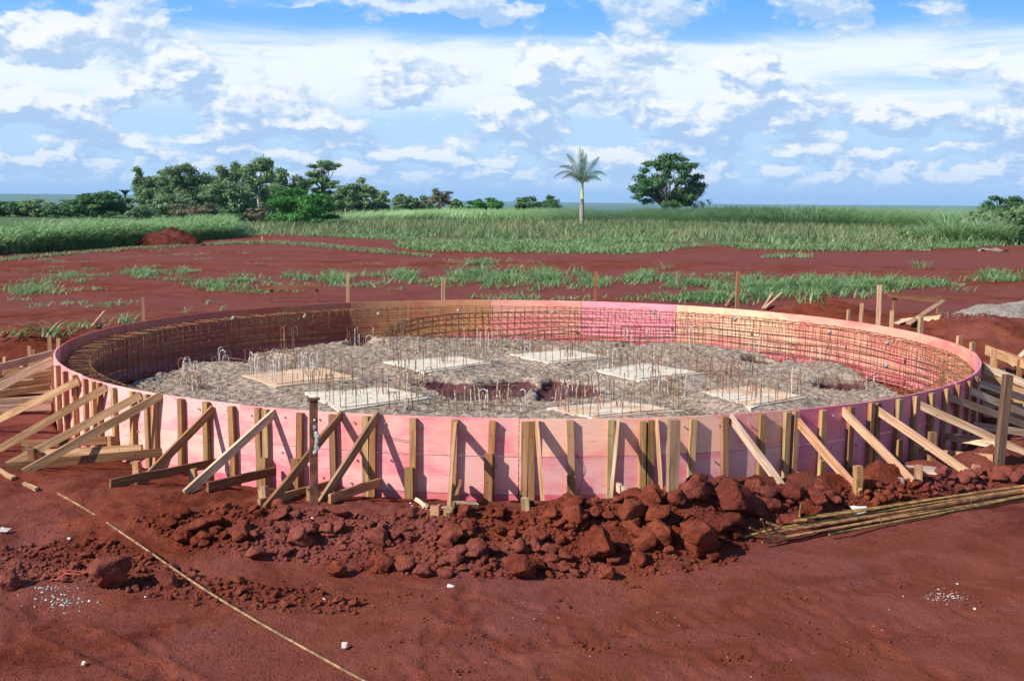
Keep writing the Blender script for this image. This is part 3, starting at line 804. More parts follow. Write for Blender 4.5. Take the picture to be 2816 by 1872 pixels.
# other rows of bars: (display px from, to, count, height, hooked fraction, whitish fraction, label)
ROWS = [((490, 838), (520, 842), 5, .40, 1, 1, 'white-coated hooked bars in the trench at the far left of the ring'),
        ((520, 842), (580, 848), 9, .26, 0, .2, 'short row of rusty straight bars right of the white hooked bars in the trench'),
        ((575, 840), (690, 812), 13, .34, .6, .25, 'rusty hooked bars climbing behind the left gravel hump'),
        ((402, 868), (455, 878), 5, .22, .4, .6, 'stubby whitish bars by the trench at the left end of the ring'),
        ((800, 808), (860, 806), 9, .30, .2, .5, 'mixed bars in the trench left of the brown far panel joint'),
        ((860, 806), (940, 796), 10, .28, .9, .2, 'hooked bars in front of the brown plywood on the far wall'),
        ((1045, 800), (1200, 800), 16, .30, .2, .5, 'whitish bars in the gap behind the gravel in front of the pink far panel'),
        ((1195, 800), (1265, 798), 8, .30, .7, .3, 'hooked bars at the right end of the far gap'),
        ((1425, 805), (1500, 800), 9, .28, .8, .6, 'whitish hooks at the small hole below the hot pink panel'),
        ((1530, 815), (1600, 808), 8, .30, .6, .2, 'hooked bars at the foot of the yellow far panel'),
        ((1705, 812), (1830, 826), 15, .32, .8, .4, 'hooked bars round the hole right of the yellow panel'),
        ((1830, 836), (1960, 846), 14, .28, .5, .3, 'rusty bars along the right far edge of the gravel'),
        ((1880, 890), (2000, 896), 16, .22, .2, .95, 'white-coated straight bars standing in the dark hole at the right'),
        ((1975, 905), (2080, 872), 10, .26, .6, .4, 'bars between the dark right hole and the ring cage'),
        ((1045, 922), (1150, 936), 9, .16, .1, .9, 'short white bars in front of the big soil pit'),
        ((1060, 905), (1195, 905), 9, .22, 0, .8, 'thin pale bars standing in the big soil pit'),
        ((1258, 915), (1390, 905), 10, .20, .8, .5, 'hooked bars in front of the smaller soil pit'),
        ((1000, 950), (1205, 955), 14, .24, .7, .1, 'row of hooked rusty bars just inside the front rim at the centre'),
        ((885, 952), (960, 955), 6, .2, .8, .1, 'few hooked bars inside the front rim near the left pads'),
        ((900, 868), (985, 890), 8, .24, .9, .1, 'hooked bars left of the big soil pit'),
        ((1490, 905), (1580, 915), 9, .24, .9, .3, 'hooked bars between the front right pads'),
        ((1590, 872), (1740, 868), 12, .24, .8, .05, 'rusty hooks behind the rightmost pad'),
        ((395, 890), (470, 905), 10, .12, .9, .2, 'low bunch of rusty hooks at the left front rim'),
        ((640, 865), (720, 862), 7, .2, .6, .6, 'whitish hooks behind the left pads')]
for p0, p1, n, h, hf, wf, lab in ROWS:
    a_, b_ = at(*p0, FL), at(*p1, FL)
    for q_ in (a_, b_):
        d_ = Vector((q_.x - CX, q_.y - CY, 0))
        if d_.length > 5.2: d_ *= 5.2 / d_.length; q_.x, q_.y = CX + d_.x, CY + d_.y
    cl = thing('starter_bars', ((a_.x + b_.x) / 2, (a_.y + b_.y) / 2, 0), lab, 'rebar', 'other starter bars inside the ring')
    u_ = (b_ - a_).normalized()
    for j in range(n):
        q_ = a_.lerp(b_, (j + random.uniform(.1, .9)) / n); q_ = q_ + Vector((-u_.y, u_.x, 0)) * random.gauss(0, .06)
        hk = (random.uniform(.05, .12), random.uniform(-.06, .06)) if random.random() < hf else None
        bar((q_.x, q_.y, floor_z(q_.x, q_.y) - .01), h * random.uniform(.8, 1.25), cl, hk, white=random.random() < wf * .7)
    if n > 8: flat_bar(Vector((a_.x, a_.y, FL + .12)), Vector((b_.x, b_.y, FL + .1)), cl)


# ================================================================== TIMBER ROUND THE RING
TAN, PALE, GREYW, DARK, ORANGE = (.56, .37, .20), (.78, .64, .44), (.48, .41, .35), (.27, .14, .07), (.70, .42, .24)
# brace: top px, foot px, colour, tie (inner px, outer px, colour) or None, stakes [(x, top y, bottom y)], label
BR = [((173, 882), (-46, 992), TAN, None, [], 'brown diagonal brace running out of the left edge of the picture below the stacked planks'),
      ((232, 900), (-2, 1040), TAN, ((240, 1013), (48, 1028), DARK), [(56, 1025, 1056)], 'long brown diagonal brace whose foot meets the left edge of the picture'),
      ((311, 918), (32, 1070), TAN, ((320, 1031), (94, 1052), TAN), [(81, 1032, 1067)], 'brown diagonal brace just left of the longest full-length brace at the left'),
      ((357, 918), (70, 1086), TAN, ((367, 1040), (13, 1083), DARK), [], 'long full-length brown brace with a dark plank running under it at the left'),
      ((480, 953), (329, 1115), (.46, .28, .14), ((494, 1064), (247, 1122), DARK), [(317, 1062, 1096)], 'brown brace with its foot on a dark plank, left of the pale brace'),
      ((623, 960), (437, 1133), PALE, ((626, 1084), (470, 1131), DARK), [(450, 1080, 1120)], 'pale freshly sawn brace with a whitish top edge'),
      ((780, 963), (620, 1168), (.36, .20, .10), ((758, 1113), (588, 1170), (.46, .26, .13)), [(610, 1122, 1160)], 'dark brown brace passing behind the rusty steel post'),
      ((864, 966), (744, 1156), (.42, .28, .17), ((867, 1111), (750, 1158), (.52, .30, .15)), [(713, 1125, 1152)], 'greyish brown brace just right of the rusty steel post'),
      ((1049, 985), (1032, 1184), ORANGE, ((1055, 1113), (1034, 1182), (.36, .2, .1)), [(1026, 1167, 1186), (1002, 1166, 1188)], 'orange brace seen edge-on left of centre, with a small trestle at its foot'),
      ((1236, 985), (None, .5, .3), ORANGE, None, [(1217, 1146, 1172)], 'orange brace seen edge-on beside a double batten at the centre'),
      ((1422, 985), (None, .62, -1.6), (.62, .45, .30), ((1416, 1122), (1433, 1146), PALE), [], 'tan brace leaning right, the first one right of the centre'),
      ((1511, 982), (None, .62, -1.3), ORANGE, None, [], 'orange brace half hidden behind the free-standing short post'),
      ((1689, 973), (None, .8, 0), (.64, .50, .37), None, [], 'pale brace ending on top of the biggest red clods'),
      ((1840, 976), (1970, 1133), ORANGE, ((1831, 1098), (1970, 1144), TAN), [(1978, 1073, 1142)], 'orange brace ending behind a thick square stake'),
      ((1949, 955), (2093, 1106), (.72, .48, .30), ((1962, 1085), (2074, 1123), GREYW), [(2115, 1072, 1107)], 'light orange brace with a grey plank at its foot'),
      ((2027, 950), (2224, 1092), (.74, .50, .31), ((2021, 1077), (2163, 1096), GREYW), [(2241, 1070, 1093)], 'long light brace ending left of the dark square post'),
      ((2121, 934), (2350, 1044), (.58, .43, .29), ((2118, 1041), (2284, 1066), TAN), [(2147, 994, 1060)], 'tan brace passing behind the dark square post low down'),
      ((2194, 918), (2420, 1004), (.60, .44, .30), ((2185, 1006), (2291, 1033), PALE), [], 'tan brace with a whitish plank under it at the right edge'),
      ((2241, 903), (2440, 990), (.72, .55, .38), ((2244, 981), (2365, 1006), (.6, .5, .4)), [], 'pale brace passing behind the dark square post near its middle'),
      ((2259, 884), (2450, 950), (.62, .50, .38), None, [], 'greyish brace passing behind the top of the dark square post')]


def ring_pt(dx, dy, r=RR + .055):
    f = phi_front(dx, .5, r); p = pol(f, r); return pol(f, r, at_y(dx, dy, p.y).z), f


def stake(name, x, y0, y1, w, parent, color=None, d=None):
    p = on(x, y1) if d is None else d
    z1 = at_y(x, y0, p.y).z; le = Vector((random.uniform(-.03, .03), random.uniform(-.03, .03), 0))
    return board(name, (p.x, p.y, p.z - .15), Vector((p.x, p.y, z1)) + le, w, w * random.uniform(.75, 1), M_WOOD, parent, color or wc(), wide=(1, random.uniform(-.4, .4), 0), jit=.003)


for top, foot, col_, tie, stk, lab in BR:
    tp, f = ring_pt(*top)
    ft = on(*foot) if foot[0] is not None else pol(f + foot[2], RR + foot[1], 0)
    ft.z = gz(ft.x, ft.y) + .02
    side = pol(f + 90, 1) - pol(f + 90, 0)
    root = thing('timber_brace', (ft.x, ft.y, ft.z), lab, 'brace', 'timber braces propping the formwork ring')
    dirv = (tp - ft).normalized()
    board('strut', ft - dirv * .06, tp + dirv * .07, .075, .026, M_WOOD, root, col_, wide=(0, 0, 1), jit=.003, twist=random.uniform(-.12, .12))
    if tie:
        a_, f2 = ring_pt(*tie[0]); b_ = on(*tie[1]); b_.z += .035; a_.z = max(a_.z, .05)
        off = (pol(f2 + 90, 1) - pol(f2 + 90, 0)) * .032
        board('ground_tie', a_ + off, b_ + off, .075, .026, M_WOOD, root, tie[2], jit=.004, twist=random.uniform(-.1, .1))
    for s_ in stk: stake('foot_stake', s_[0], s_[1], s_[2], .062, root)

SIDE = ['first', 'second', 'third', 'fourth', 'fifth', 'sixth']
for sgn, nm in ((-1, 'left'), (1, 'right')):
    for i, ph in enumerate((70, 76.5, 83, 89.5, 96, 103)):
        f = sgn * (ph + random.uniform(-.8, .8)); L = random.uniform(1.15, 1.6)
        tp = pol(f, RR + .055, random.uniform(.52, .62)); ft = pol(f + random.uniform(-2, 2), RR + L); ft.z = gz(ft.x, ft.y) + .02
        root = thing('timber_brace', tuple(ft), f'{SIDE[i]} brace from the front in the crowded row at the {nm} end of the ring', 'brace', 'timber braces propping the formwork ring')
        dv = (tp - ft).normalized(); c_ = random.choice([TAN, PALE, (.66, .50, .34), ORANGE])
        board('strut', ft - dv * .1, tp + dv * .05, .085, .026, M_WOOD, root, c_, jit=.003)
        off = (pol(f + 90, 1) - pol(f + 90, 0)) * .03
        a_ = pol(f, RR + .055, .09); b_ = Vector((ft.x, ft.y, ft.z + .05))
        board('ground_tie', a_ + off, b_ + off + (b_ - a_).normalized() * .2, .085, .026, M_WOOD, root, random.choice([TAN, PALE, (.7, .55, .4)]), jit=.004)
        m_ = a_.lerp(b_, .5) + Vector((0, 0, .16)) + off
        board('middle_rail', pol(f, RR + .055, .32) + off, b_.lerp(a_, .25) + Vector((0, 0, .14)) + off, .07, .025, M_WOOD, root, wc(), jit=.004)
        board('foot_stake', b_ - Vector((0, 0, .3)) - off, b_ + Vector((0, 0, random.uniform(.12, .4))) - off, .06, .05, M_WOOD, root, wc(), wide=(1, 0, 0), jit=.003)

# two wide planks on edge at the right end, and the planks stacked at the left end
for i, (p0, p1, z_, c_, lab) in enumerate([((2268, 856), (2440, 925), .33, (.66, .42, .22), 'upper wide orange plank standing on edge behind the dark square post'),
                                          ((2268, 870), (2440, 940), .12, (.58, .38, .21), 'lower wide brown plank standing on edge behind the dark square post'),
                                          ((126, 868), (-60, 925), .34, PALE, 'pale split plank, uppermost of the stacked planks at the left edge'),
                                          ((118, 905), (-60, 908), .12, TAN, 'brown plank lying flat below the pale split plank at the left edge'),
                                          ((118, 950), (-60, 957), .05, ORANGE, 'orange plank lying lowest in the stack at the left edge')]):
    a_, b_ = on(*p0), on(*p1)
    tag(board('plank', (a_.x, a_.y, a_.z + z_), (b_.x, b_.y, b_.z + z_), .14 if i < 2 else .09, .03, M_WOOD, None, c_, jit=.004, seg=6), lab, 'plank', 'planks stacked beside the ring')

# free-standing posts in front of the ring
p = on(722, 1160); zt = at_y(726, 917, p.y).z
t = thing('steel_post', tuple(p), 'rusty square steel post with a cap plate and white mortar splashes, left of centre', 'post')
board('shaft', p - Vector((0, 0, .3)), Vector((p.x + .012, p.y, zt - .012)), .062, .058, M_RUST, t, (.17, .075, .045), wide=(1, .25, 0), jit=.001)
board('cap_plate', Vector((p.x + .012, p.y, zt - .012)), Vector((p.x + .012, p.y, zt)), .092, .08, M_RUST, t, (.13, .055, .035), wide=(1, .25, 0), jit=.0015, seg=1)
for yy, ww in ((985, .02), (1003, .03), (1015, .026), (1030, .032), (1042, .024), (968, .012)):
    v, f = rock_mesh(2, yy, .3); q_ = at_y(728 + random.uniform(-4, 4), yy, p.y - .036)
    put('mortar_splash', mesh('mortar_splash', v * np.array([ww * .8, .006, ww * 1.05]), f, M_CONC), Matrix.Translation(q_), t)
for (xt, yt, xb, yb, w_, c_, lab) in ((2322, 863, 2298, 1068, .075, (.20, .13, .09), 'dark weathered square post leaning slightly at the right end of the ring'),
                                      (1553, 967, 1547, 1140, .08, (.38, .27, .16), 'short free-standing brown post in front of the pink wall right of centre')):
    p = on(xb, yb); q_ = at_y(xt, yt, p.y)
    tag(board('wooden_post', (p.x, p.y, p.z - .25), tuple(q_), w_, w_ * .85, M_WOOD, None, c_, wide=(1, .2, 0), jit=.003), lab, 'post')

# stakes standing behind the ring: px x, top y, extra distance beyond the ring, width, colour, label
for x_, y_, ex, w_, c_, lab in ((332, 686, .9, .05, TAN, 'thin stake behind the far left rim, standing alone'),
                               (803, 629, 1.0, .055, (.66, .45, .26), 'tall pale stake right of the dark batter board, behind the brown panel'),
                               (1020, 643, .8, .065, (.66, .45, .26), 'pale stake behind the rim near the joint of brown and pink panels'),
                               (1371, 625, 1.2, .05, (.35, .12, .07), 'thin reddish stake behind the pink far panel'),
                               (1697, 626, .9, .065, (.42, .22, .12), 'tall dark orange stake with a small prop behind the yellow panel'),
                               (1950, 713, .7, .055, TAN, 'short stake, the first one left of the tall pale stake at the right'),
                               (1980, 698, .8, .055, TAN, 'middling stake just left of the tall pale stake at the right'),
                               (2020, 656, .75, .065, (.72, .48, .30), 'tall pale stake left of the right-hand batter board'),
                               (2050, 715, .6, .06, (.62, .45, .27), 'short stake between the tall pale stake and the right-hand batter board'),
                               (2121, 729, .6, .065, (.62, .45, .27), 'square stake in front of the right-hand batter board'),
                               (2206, 774, .6, .065, ORANGE, 'short orange stake right of the right-hand batter board, near the rim'),
                               (2238, 788, .65, .06, TAN, 'short brown stake between two orange ones behind the right rim'),
                               (2292, 805, .9, .065, ORANGE, 'orange stake farthest right behind the rim'),
                               (70, 797, 1.1, .05, ORANGE, 'small orange stake behind the left braces'),
                               (8, 822, 1.5, .055, TAN, 'small brown stake at the left edge of the picture'),
                               (122, 779, .5, .06, (.42, .27, .15), 'stub of a brown stake touching the left end of the rim')):
    f = min(np.arange(80, 280, .1), key=lambda q_: abs(proj(pol(q_, RR + ex, .4))[0] - x_)) if 200 < x_ < 2200 else None
    if f is None:
        f = min(np.arange(95, 150, .1) if x_ > 1000 else np.arange(210, 268, .1), key=lambda q_: abs(proj(pol(q_, RR + ex, .4))[0] - x_))
    p = pol(f, RR + ex); zb = gz(p.x, p.y); zt = max(at_y(x_, y_, p.y).z, zb + .2)
    tag(board('stake', (p.x, p.y, zb - .2), (p.x + random.uniform(-.02, .02), p.y, zt), w_, w_ * .8, M_WOOD, None, c_, wide=(1, random.uniform(-.5, .5), 0), jit=.003), lab, 'stake', 'stakes behind the ring')

# batter boards
for (xa, ya, xb, yb, posts, c_, lab) in ((597, 656, 741, 655, ((624, 700), (729, 697)), (.26, .115, .06), 'dark brown batter board on two posts behind the left far rim'),
                                         (2045, 672, 2176, 687, ((2064, 742), (2166, 742)), (.30, .15, .08), 'dark brown batter board on two posts behind the right rim')):
    pp_ = [at(*q_) for q_ in posts]; Y = (pp_[0].y + pp_[1].y) / 2
    t = thing('batter_board', ((pp_[0].x + pp_[1].x) / 2, Y, 0), lab, 'batter board', 'batter boards')
    a_, b_ = at_y(xa, ya + 6, Y - .06), at_y(xb, yb + 6, Y - .06)
    board('rail', a_, b_, .115, .03, M_WOOD, t, c_, jit=.003)
    for (x_, _), p, up_ in zip(posts, pp_, (.06, .03)):
        top_ = a_.lerp(b_, (x_ - xa) / (xb - xa)).z + .05 + up_
        xm_ = a_.lerp(b_, (x_ - xa) / (xb - xa)).x
        board('post', (xm_, Y, -.2), (xm_, Y, top_), .075, .06, M_WOOD, t, tuple(q_ * 1.2 for q_ in c_), wide=(1, .2, 0), jit=.003)

# loose boards
for (p0, p1, z0, z1, w_, c_, lab) in (((2072, 746), (2165, 736), .04, .03, .14, (.70, .48, .28), 'pale board lying flat under the right-hand batter board'),
                                      ((2092, 752), (2172, 726), .05, .3, .09, TAN, 'tan board leaning against a post of the right-hand batter board'),
                                      ((2066, 752), (2092, 744), .05, .05, .12, PALE, 'short pale board end lying left of the leaning tan board'),
                                      ((1762, 716), (1800, 704), .05, .28, .07, (.70, .48, .28), 'board offcut sticking up behind the rim beside the red soil heap'),
                                      ((1756, 716), (1778, 702), .05, .26, .05, PALE, 'narrow pale offcut sticking up left of the wider one'),
                                      ((1672, 708), (1694, 690), .05, .22, .06, TAN, 'small prop leaning on the tall dark orange stake'),
                                      ((214, 762), (242, 744), .1, .24, .07, (.66, .42, .24), 'orange offcut lying on the rim edge at the far left'),
                                      ((2328, 858), (2400, 798), .1, .2, .08, PALE, 'pale plank pointing up to the right edge of the picture'),
                                      ((983, 1175), (960, 1159), .03, .03, .03, PALE, 'thin pale stick lying at the foot of the pink wall left of centre'),
                                      ((1040, 1176), (1100, 1177), .05, .05, .06, (.45, .33, .17), 'short board lying by the small trestle at the centre'),
                                      ((-20, 1082), (32, 1107), .03, .02, .045, TAN, 'thin tan board lying at the left edge below the braces'),
                                      ((54, 1120), (86, 1132), .02, .02, .03, TAN, 'short tan stick lying in line with the long rod at the left')):
    a_, b_ = on(*p0), on(*p1)
    tag(board('loose_board', (a_.x, a_.y, a_.z + z0), (b_.x, b_.y, b_.z + z1), w_, .025, M_WOOD, None, c_, wide=(random.uniform(-.3, .3), 1, .15), jit=.004), lab, 'board')


# ================================================================== HEAPS, CLODS, SMALL THINGS ON THE GROUND
BASE = [rock_mesh(4, 100 + i, .2, .85) for i in range(9)]
BME = [mesh('soil_clod', v, f, M_CLOD) for v, f in BASE]
LOW = [mesh('soil_clod', *rock_mesh(3, 200 + i, .28, .8), M_CLOD) for i in range(10)]


def clod(dx, dy, wpx, hpx, label, group, i, low=False, sink=.12):
    p = on(dx, dy + hpx * .42); sc_ = p.y / F_PX * PX
    sx, sz = wpx * sc_ / 2 * 1.02, hpx * sc_ / 2 * 1.1
    M = Matrix.Translation((p.x, p.y, p.z + sz * (1 - sink * 2))) @ Matrix.Rotation(random.uniform(-.35, .35), 4, 'Y') @ Matrix.Diagonal((sx, (sx + sz) / 2, sz, 1)) @ Matrix.Rotation(random.uniform(0, 6.28), 4, 'Z') @ Matrix.Rotation(random.uniform(-.4, .4), 4, 'X')
    o_ = put('soil_clod', (LOW if low else BME)[i % (10 if low else 9)], M)
    return tag(o_, label, 'clod', group)


BIG = [(1690, 1150, 112, 98, 'biggest rounded red clod on the crest of the heap, split by a crack'), (1613, 1238, 88, 106, 'tall leaning slab of red soil at the right front of the heap'),
       (1380, 1250, 104, 84, 'wide flat-topped red clod in the middle front of the heap'), (1458, 1174, 74, 68, 'large blocky red clod on the crest, right of the centre'),
       (1323, 1184, 54, 58, 'rounded red clod at the left end of the high crest'), (1503, 1142, 58, 52, 'red clod on the crest leaning on the biggest ones, left of the short post'),
       (1558, 1147, 46, 46, 'squarish red clod perched on the crest below the short post'), (1610, 1136, 54, 52, 'pointed red clod on the crest just left of the biggest clod'),
       (1520, 1226, 60, 70, 'upright red clod left of the leaning slab'), (1195, 1305, 78, 66, 'lone round red clod with a clear shadow in front of the heap'),
       (257, 1312, 106, 96, 'large block of red soil at the left beside the lime flakes'), (882, 1290, 52, 56, 'red clod standing left of centre at the front foot of the heap'),
       (1100, 1266, 58, 58, 'red clod in the middle of the heap behind the lone round one'), (1040, 1228, 50, 56, 'upper red clod left of the centre of the heap'),
       (686, 1232, 54, 58, 'red clod at the left part of the heap below the steel post'), (1828, 1134, 68, 52, 'red clod at the right end of the crest near a brace foot'),
       (1775, 1166, 44, 46, 'red clod right of the biggest clod, behind the bent bar ends'), (1878, 1146, 66, 44, 'low red clod near the thick square stake'),
       (1825, 1198, 66, 30, 'flat red clod just behind the bent bar ends'), (972, 1316, 48, 32, 'small pale-topped red clod lying forward of the heap left of centre'),
       (773, 1309, 48, 44, 'dark-sided red clod at the front left of the heap'), (392, 1337, 76, 32, 'flat red slab beside the long rod at the left'),
       (1878, 1180, 38, 34, 'layered red clod behind the white scrap of paper'), (26, 1335, 54, 46, 'red clod at the left edge of the picture'),
       (1398, 1316, 40, 38, 'red clod in front of the wide flat-topped one')]
for i, (x_, y_, w_, h_, lab) in enumerate(BIG): clod(x_, y_, w_, h_, lab, 'large clods of red soil', i)

POLYM = [(300, 1195), (560, 1165), (1000, 1190), (1200, 1172), (1340, 1132), (1650, 1108), (1880, 1150), (1880, 1200), (1740, 1235), (1690, 1300), (1500, 1328), (1200, 1335), (900, 1325), (700, 1300), (430, 1270)]
POLYL = [(0, 1262), (250, 1240), (480, 1330), (850, 1378), (830, 1418), (450, 1398), (200, 1345), (0, 1330)]
POLYR = [(1880, 1130), (2100, 1102), (2359, 1075), (2359, 1112), (2150, 1142), (1930, 1172)]


def in_px(poly):
    xs, ys = [p[0] for p in poly], [p[1] for p in poly]
    while True:
        x_, y_ = random.uniform(min(xs), max(xs)), random.uniform(min(ys), max(ys))
        if inpoly(np.array([x_]), np.array([y_]), poly)[0]: return x_, y_


i = 0
for poly, cnt, s0, s1_, lab, grp in ((POLYM, 190, 18, 50, 'fist-sized red clod in the heap in front of the pink wall', 'middling clods in the main heap'),
                                    (POLYL, 45, 12, 30, 'fist-sized red clod scattered at the front left by the long rod', 'middling clods at the front left'),
                                    (POLYR, 38, 16, 46, 'fist-sized red clod in the low ridge at the right', 'middling clods in the right ridge')):
    for _ in range(cnt):
        x_, y_ = in_px(poly); s_ = s0 + (s1_ - s0) * random.random() ** 2
        if poly is POLYM and x_ > 1250: s_ *= 1.2
        l_, g_ = lab, grp
        if poly is POLYM:
            z_ = 'left end of the heap, below the dark braces' if x_ < 700 else 'middle of the heap, below the centre of the wall' if x_ < 1250 else 'high right part of the heap among the largest clods'
            big_ = 'fist-sized' if s_ < 28 else 'head-sized'
            l_ = f'{big_} red clod in the {z_}'; g_ = f'{big_} clods in the {z_.split(",")[0]}'
        clod(x_, y_ - s_ * .3, s_ * random.uniform(.9, 1.3), s_ * random.uniform(.65, 1), l_, g_, i, low=True); i += 1
# crumbs too many to count
pp, sz = [], []
for poly, cnt in ((POLYM, 4200), (POLYL, 1500), (POLYR, 800), ([(0, 1180), (500, 1180), (900, 1340), (900, 1568), (0, 1568)], 1100), ([(600, 1340), (2359, 1180), (2359, 1568), (700, 1568)], 1300)):
    for _ in range(cnt):
        x_, y_ = in_px(poly); p = on(x_, y_); s_ = (1.8 + 7 * random.random() ** 2.8) * (1 if poly in (POLYM, POLYL, POLYR) else .38) * p.y / F_PX * PX
        pp.append((p.x, p.y, p.z + s_ * .3)); sz.append(s_)
scatter_rocks('soil_crumbs', pp, sz, M_CLOD, 1, 'crumbs and small lumps of red soil spilled round the heap', nvar=10, seed=9)

pp, sz = [], []
for _ in range(26):                                          # little nests of crumbs on the trodden ground
    cx_, cy_ = random.uniform(900, 2330), random.uniform(1330, 1550)
    if cy_ < 1250 + (2359 - cx_) * .06: continue
    for _ in range(random.randint(5, 26)):
        p = on(random.gauss(cx_, 22), min(1562, random.gauss(cy_, 7))); s_ = (1.2 + 4.5 * random.random() ** 2.2) * p.y / F_PX * PX; pp.append((p.x, p.y, p.z + s_ * .3)); sz.append(s_)
scatter_rocks('soil_crumbs', pp, sz, M_CLOD, 1, 'little nests of soil crumbs on the trodden earth in the foreground', seed=14)

# heaps
def heap(name, cx, cy, rx, ry, h, mat, label, cat, seed, n=70):
    g_ = np.linspace(-1.25, 1.25, n); A, B = np.meshgrid(g_, g_); r_ = np.hypot(A, B) * (1 + .3 * fbm(A * 1.5 + seed, B * 1.5, 3, seed))
    Z = h * np.clip(1 - r_, 0, 1) ** .85 * (1 + .5 * fbm(A * 2.5, B * 2.5, 4, seed + 4)) + .06 * h * fbm(A * 9, B * 9, 2, seed + 8) * (r_ < 1) - .03 * (r_ >= 1)
    base = np.vectorize(lambda a_, b_: 0)(A, B) + ground_h(cx + A * rx, cy + B * ry)
    v = np.stack([(A * rx).ravel(), (B * ry).ravel(), (Z + base - gz(cx, cy)).ravel()], 1); ii = np.arange(n * n).reshape(n, n)
    f = np.stack([ii[:-1, :-1].ravel(), ii[:-1, 1:].ravel(), ii[1:, 1:].ravel(), ii[1:, :-1].ravel()], 1)
    f = f[(r_[:-1, :-1].ravel() < 1.12)]
    return tag(put(name, mesh(name, v, f, mat, True), Vector((cx, cy, gz(cx, cy)))), label, cat)


p = on(382, 566); heap('soil_heap', p.x, p.y + .9, 1.75, 1.4, 1.12, M_HEAP, 'dark red heap of soil in front of the cane at the left', 'heap', 41)
p = on(2330, 728); heap('gravel_heap', p.x + .72, p.y + .4, 1.5, .8, .31, M_GPILE, 'pale grey heap of gravel at the right edge behind the ring', 'heap', 44, 90)
pp, sz = [], []
for _ in range(160):
    x_, y_ = random.gauss(2230, 45), random.gauss(724, 4); p = on(x_, y_); pp.append((p.x, p.y, p.z + .01)); sz.append(random.uniform(.008, .022))
scatter_rocks('spilled_gravel', pp, sz, M_GPILE, 1, 'gravel spilled left of the grey heap', seed=12)

# rod and rebar bundle
def lay(pts, r, name, mat, parent, color, lift=.008, smooth=True):
    w_ = [p if isinstance(p, Vector) else on(*p) + Vector((0, 0, lift)) for p in pts]
    v, f = tube([tuple(p) for p in w_], r, 6); o0 = w_[0]
    return put(name, mesh(name, [tuple(Vector(q_) - o0) for q_ in v], f, mat, smooth), o0.copy(), parent, color)


a_, b_ = on(131, 1143), on(905, 1615); L_ = [a_.lerp(b_, t) for t in np.linspace(0, 1, 40)]; zl = np.array([gz(q_.x, q_.y) for q_ in L_])
zs_ = np.convolve(np.pad(zl, 8, mode='edge'), np.ones(17) / 17, 'valid')
for j, q_ in enumerate(L_): q_.z = zs_[j] + .028; q_.x += .015 * math.sin(j * .16)
tag(lay(L_, .0085, 'steel_rod', M_RUST, None, (.27, .165, .085)), 'long thin tan steel rod lying diagonally across the red earth at the front left', 'rod')

p = on(1800, 1250); bd = thing('rebar_bundle', tuple(p), 'bundle of long rusty rebars with bent-up ends lying at the front right', 'rebar')
Z_ = lambda a_, b_: (1685.5 + .3206 * a_, 1065.6 + .3206 * b_)
BARS = [((480, 497), (2160, 188), 0, (500, 290)), ((440, 520), (2160, 205), .02, (540, 410)), ((380, 545), (2160, 222), 0, (250, 425)), ((300, 560), (2160, 238), .015, (80, 535)),
        ((280, 600), (2160, 250), 0, (210, 405)), ((235, 592), (2160, 262), .02, (130, 465)), ((220, 617), (2160, 275), 0, None), ((500, 520), (2160, 230), .035, None), ((700, 560), (2160, 285), 0, None), ((330, 585), (2160, 256), .03, (262, 440))]
for s_, e_, up_, tip in BARS:
    a_, b_ = on(*Z_(*s_)), on(*Z_(e_[0], 225 + (e_[1] - 225) * .7)); pts = [a_.lerp(b_, t) for t in np.linspace(0, 1, 12)]
    zg_ = np.array([max(gz(q_.x, q_.y + d_) for d_ in (-.06, 0, .06)) for q_ in pts]); t_12 = np.arange(12); zl_ = np.polyval(np.polyfit(t_12, zg_, 1), t_12); zl_ = zl_ + max(0, (zg_ - zl_).max()) * .35
    for j, q_ in enumerate(pts): q_.z = zl_[j] + .02 + up_ + .004 * math.sin(j * .5 + s_[0]); q_.y += .008 * math.sin(j * .4 + s_[1])
    if tip:
        t_ = at_y(*Z_(*tip), pts[0].y - random.uniform(.0, .12)); pts = [t_, t_.lerp(pts[0], .55), pts[0].lerp(t_, .12)] + pts
    lay(pts, .0092, 'rebar', M_RUST, bd, tuple(q_ * random.uniform(.7, 1.15) for q_ in (.33, .20, .08)))
for q_ in (1060, 1700):
    c_ = on(*Z_(q_, 455 if q_ == 1060 else 312)); MB().add(tube([tuple(c_ + Vector((.01 * math.cos(t), .085 * math.cos(t), .03 + .034 * math.sin(t)))) for t in np.linspace(0, 6.28, 12)[:-1]], .003, 4, closed=True)).build('binding_wire', M_RUST, None, bd, (.2, .1, .05))

# scraps
def scrap(name, dx, dy, wpx, hpx, mat, label, cat, seed, lift=.0):
    p = on(dx, dy); sc_ = p.y / F_PX * PX; w_ = wpx * sc_; d_ = min(w_ * 1.3, hpx * sc_ * 3); r_ = np.random.default_rng(seed); n = 6
    A, B = np.meshgrid(np.linspace(-.5, .5, n), np.linspace(-.5, .5, n))
    X = A * w_ * (1 + .3 * B) + r_.normal(size=A.shape) * w_ * .03; Y = B * d_ + r_.normal(size=A.shape) * d_ * .03; Z = .015 + lift * (B + .5) + np.abs(r_.normal(size=A.shape)) * w_ * .06
    top = np.stack([X.ravel(), Y.ravel(), Z.ravel()], 1); ii = np.arange(n * n).reshape(n, n)
    f = np.stack([ii[:-1, :-1].ravel(), ii[:-1, 1:].ravel(), ii[1:, 1:].ravel(), ii[1:, :-1].ravel()], 1)
    return tag(put(name, mesh(name, np.concatenate([top, top - np.array([0, 0, .003])]), np.concatenate([f, f[:, ::-1] + n * n]), mat), p.copy()), label, cat)


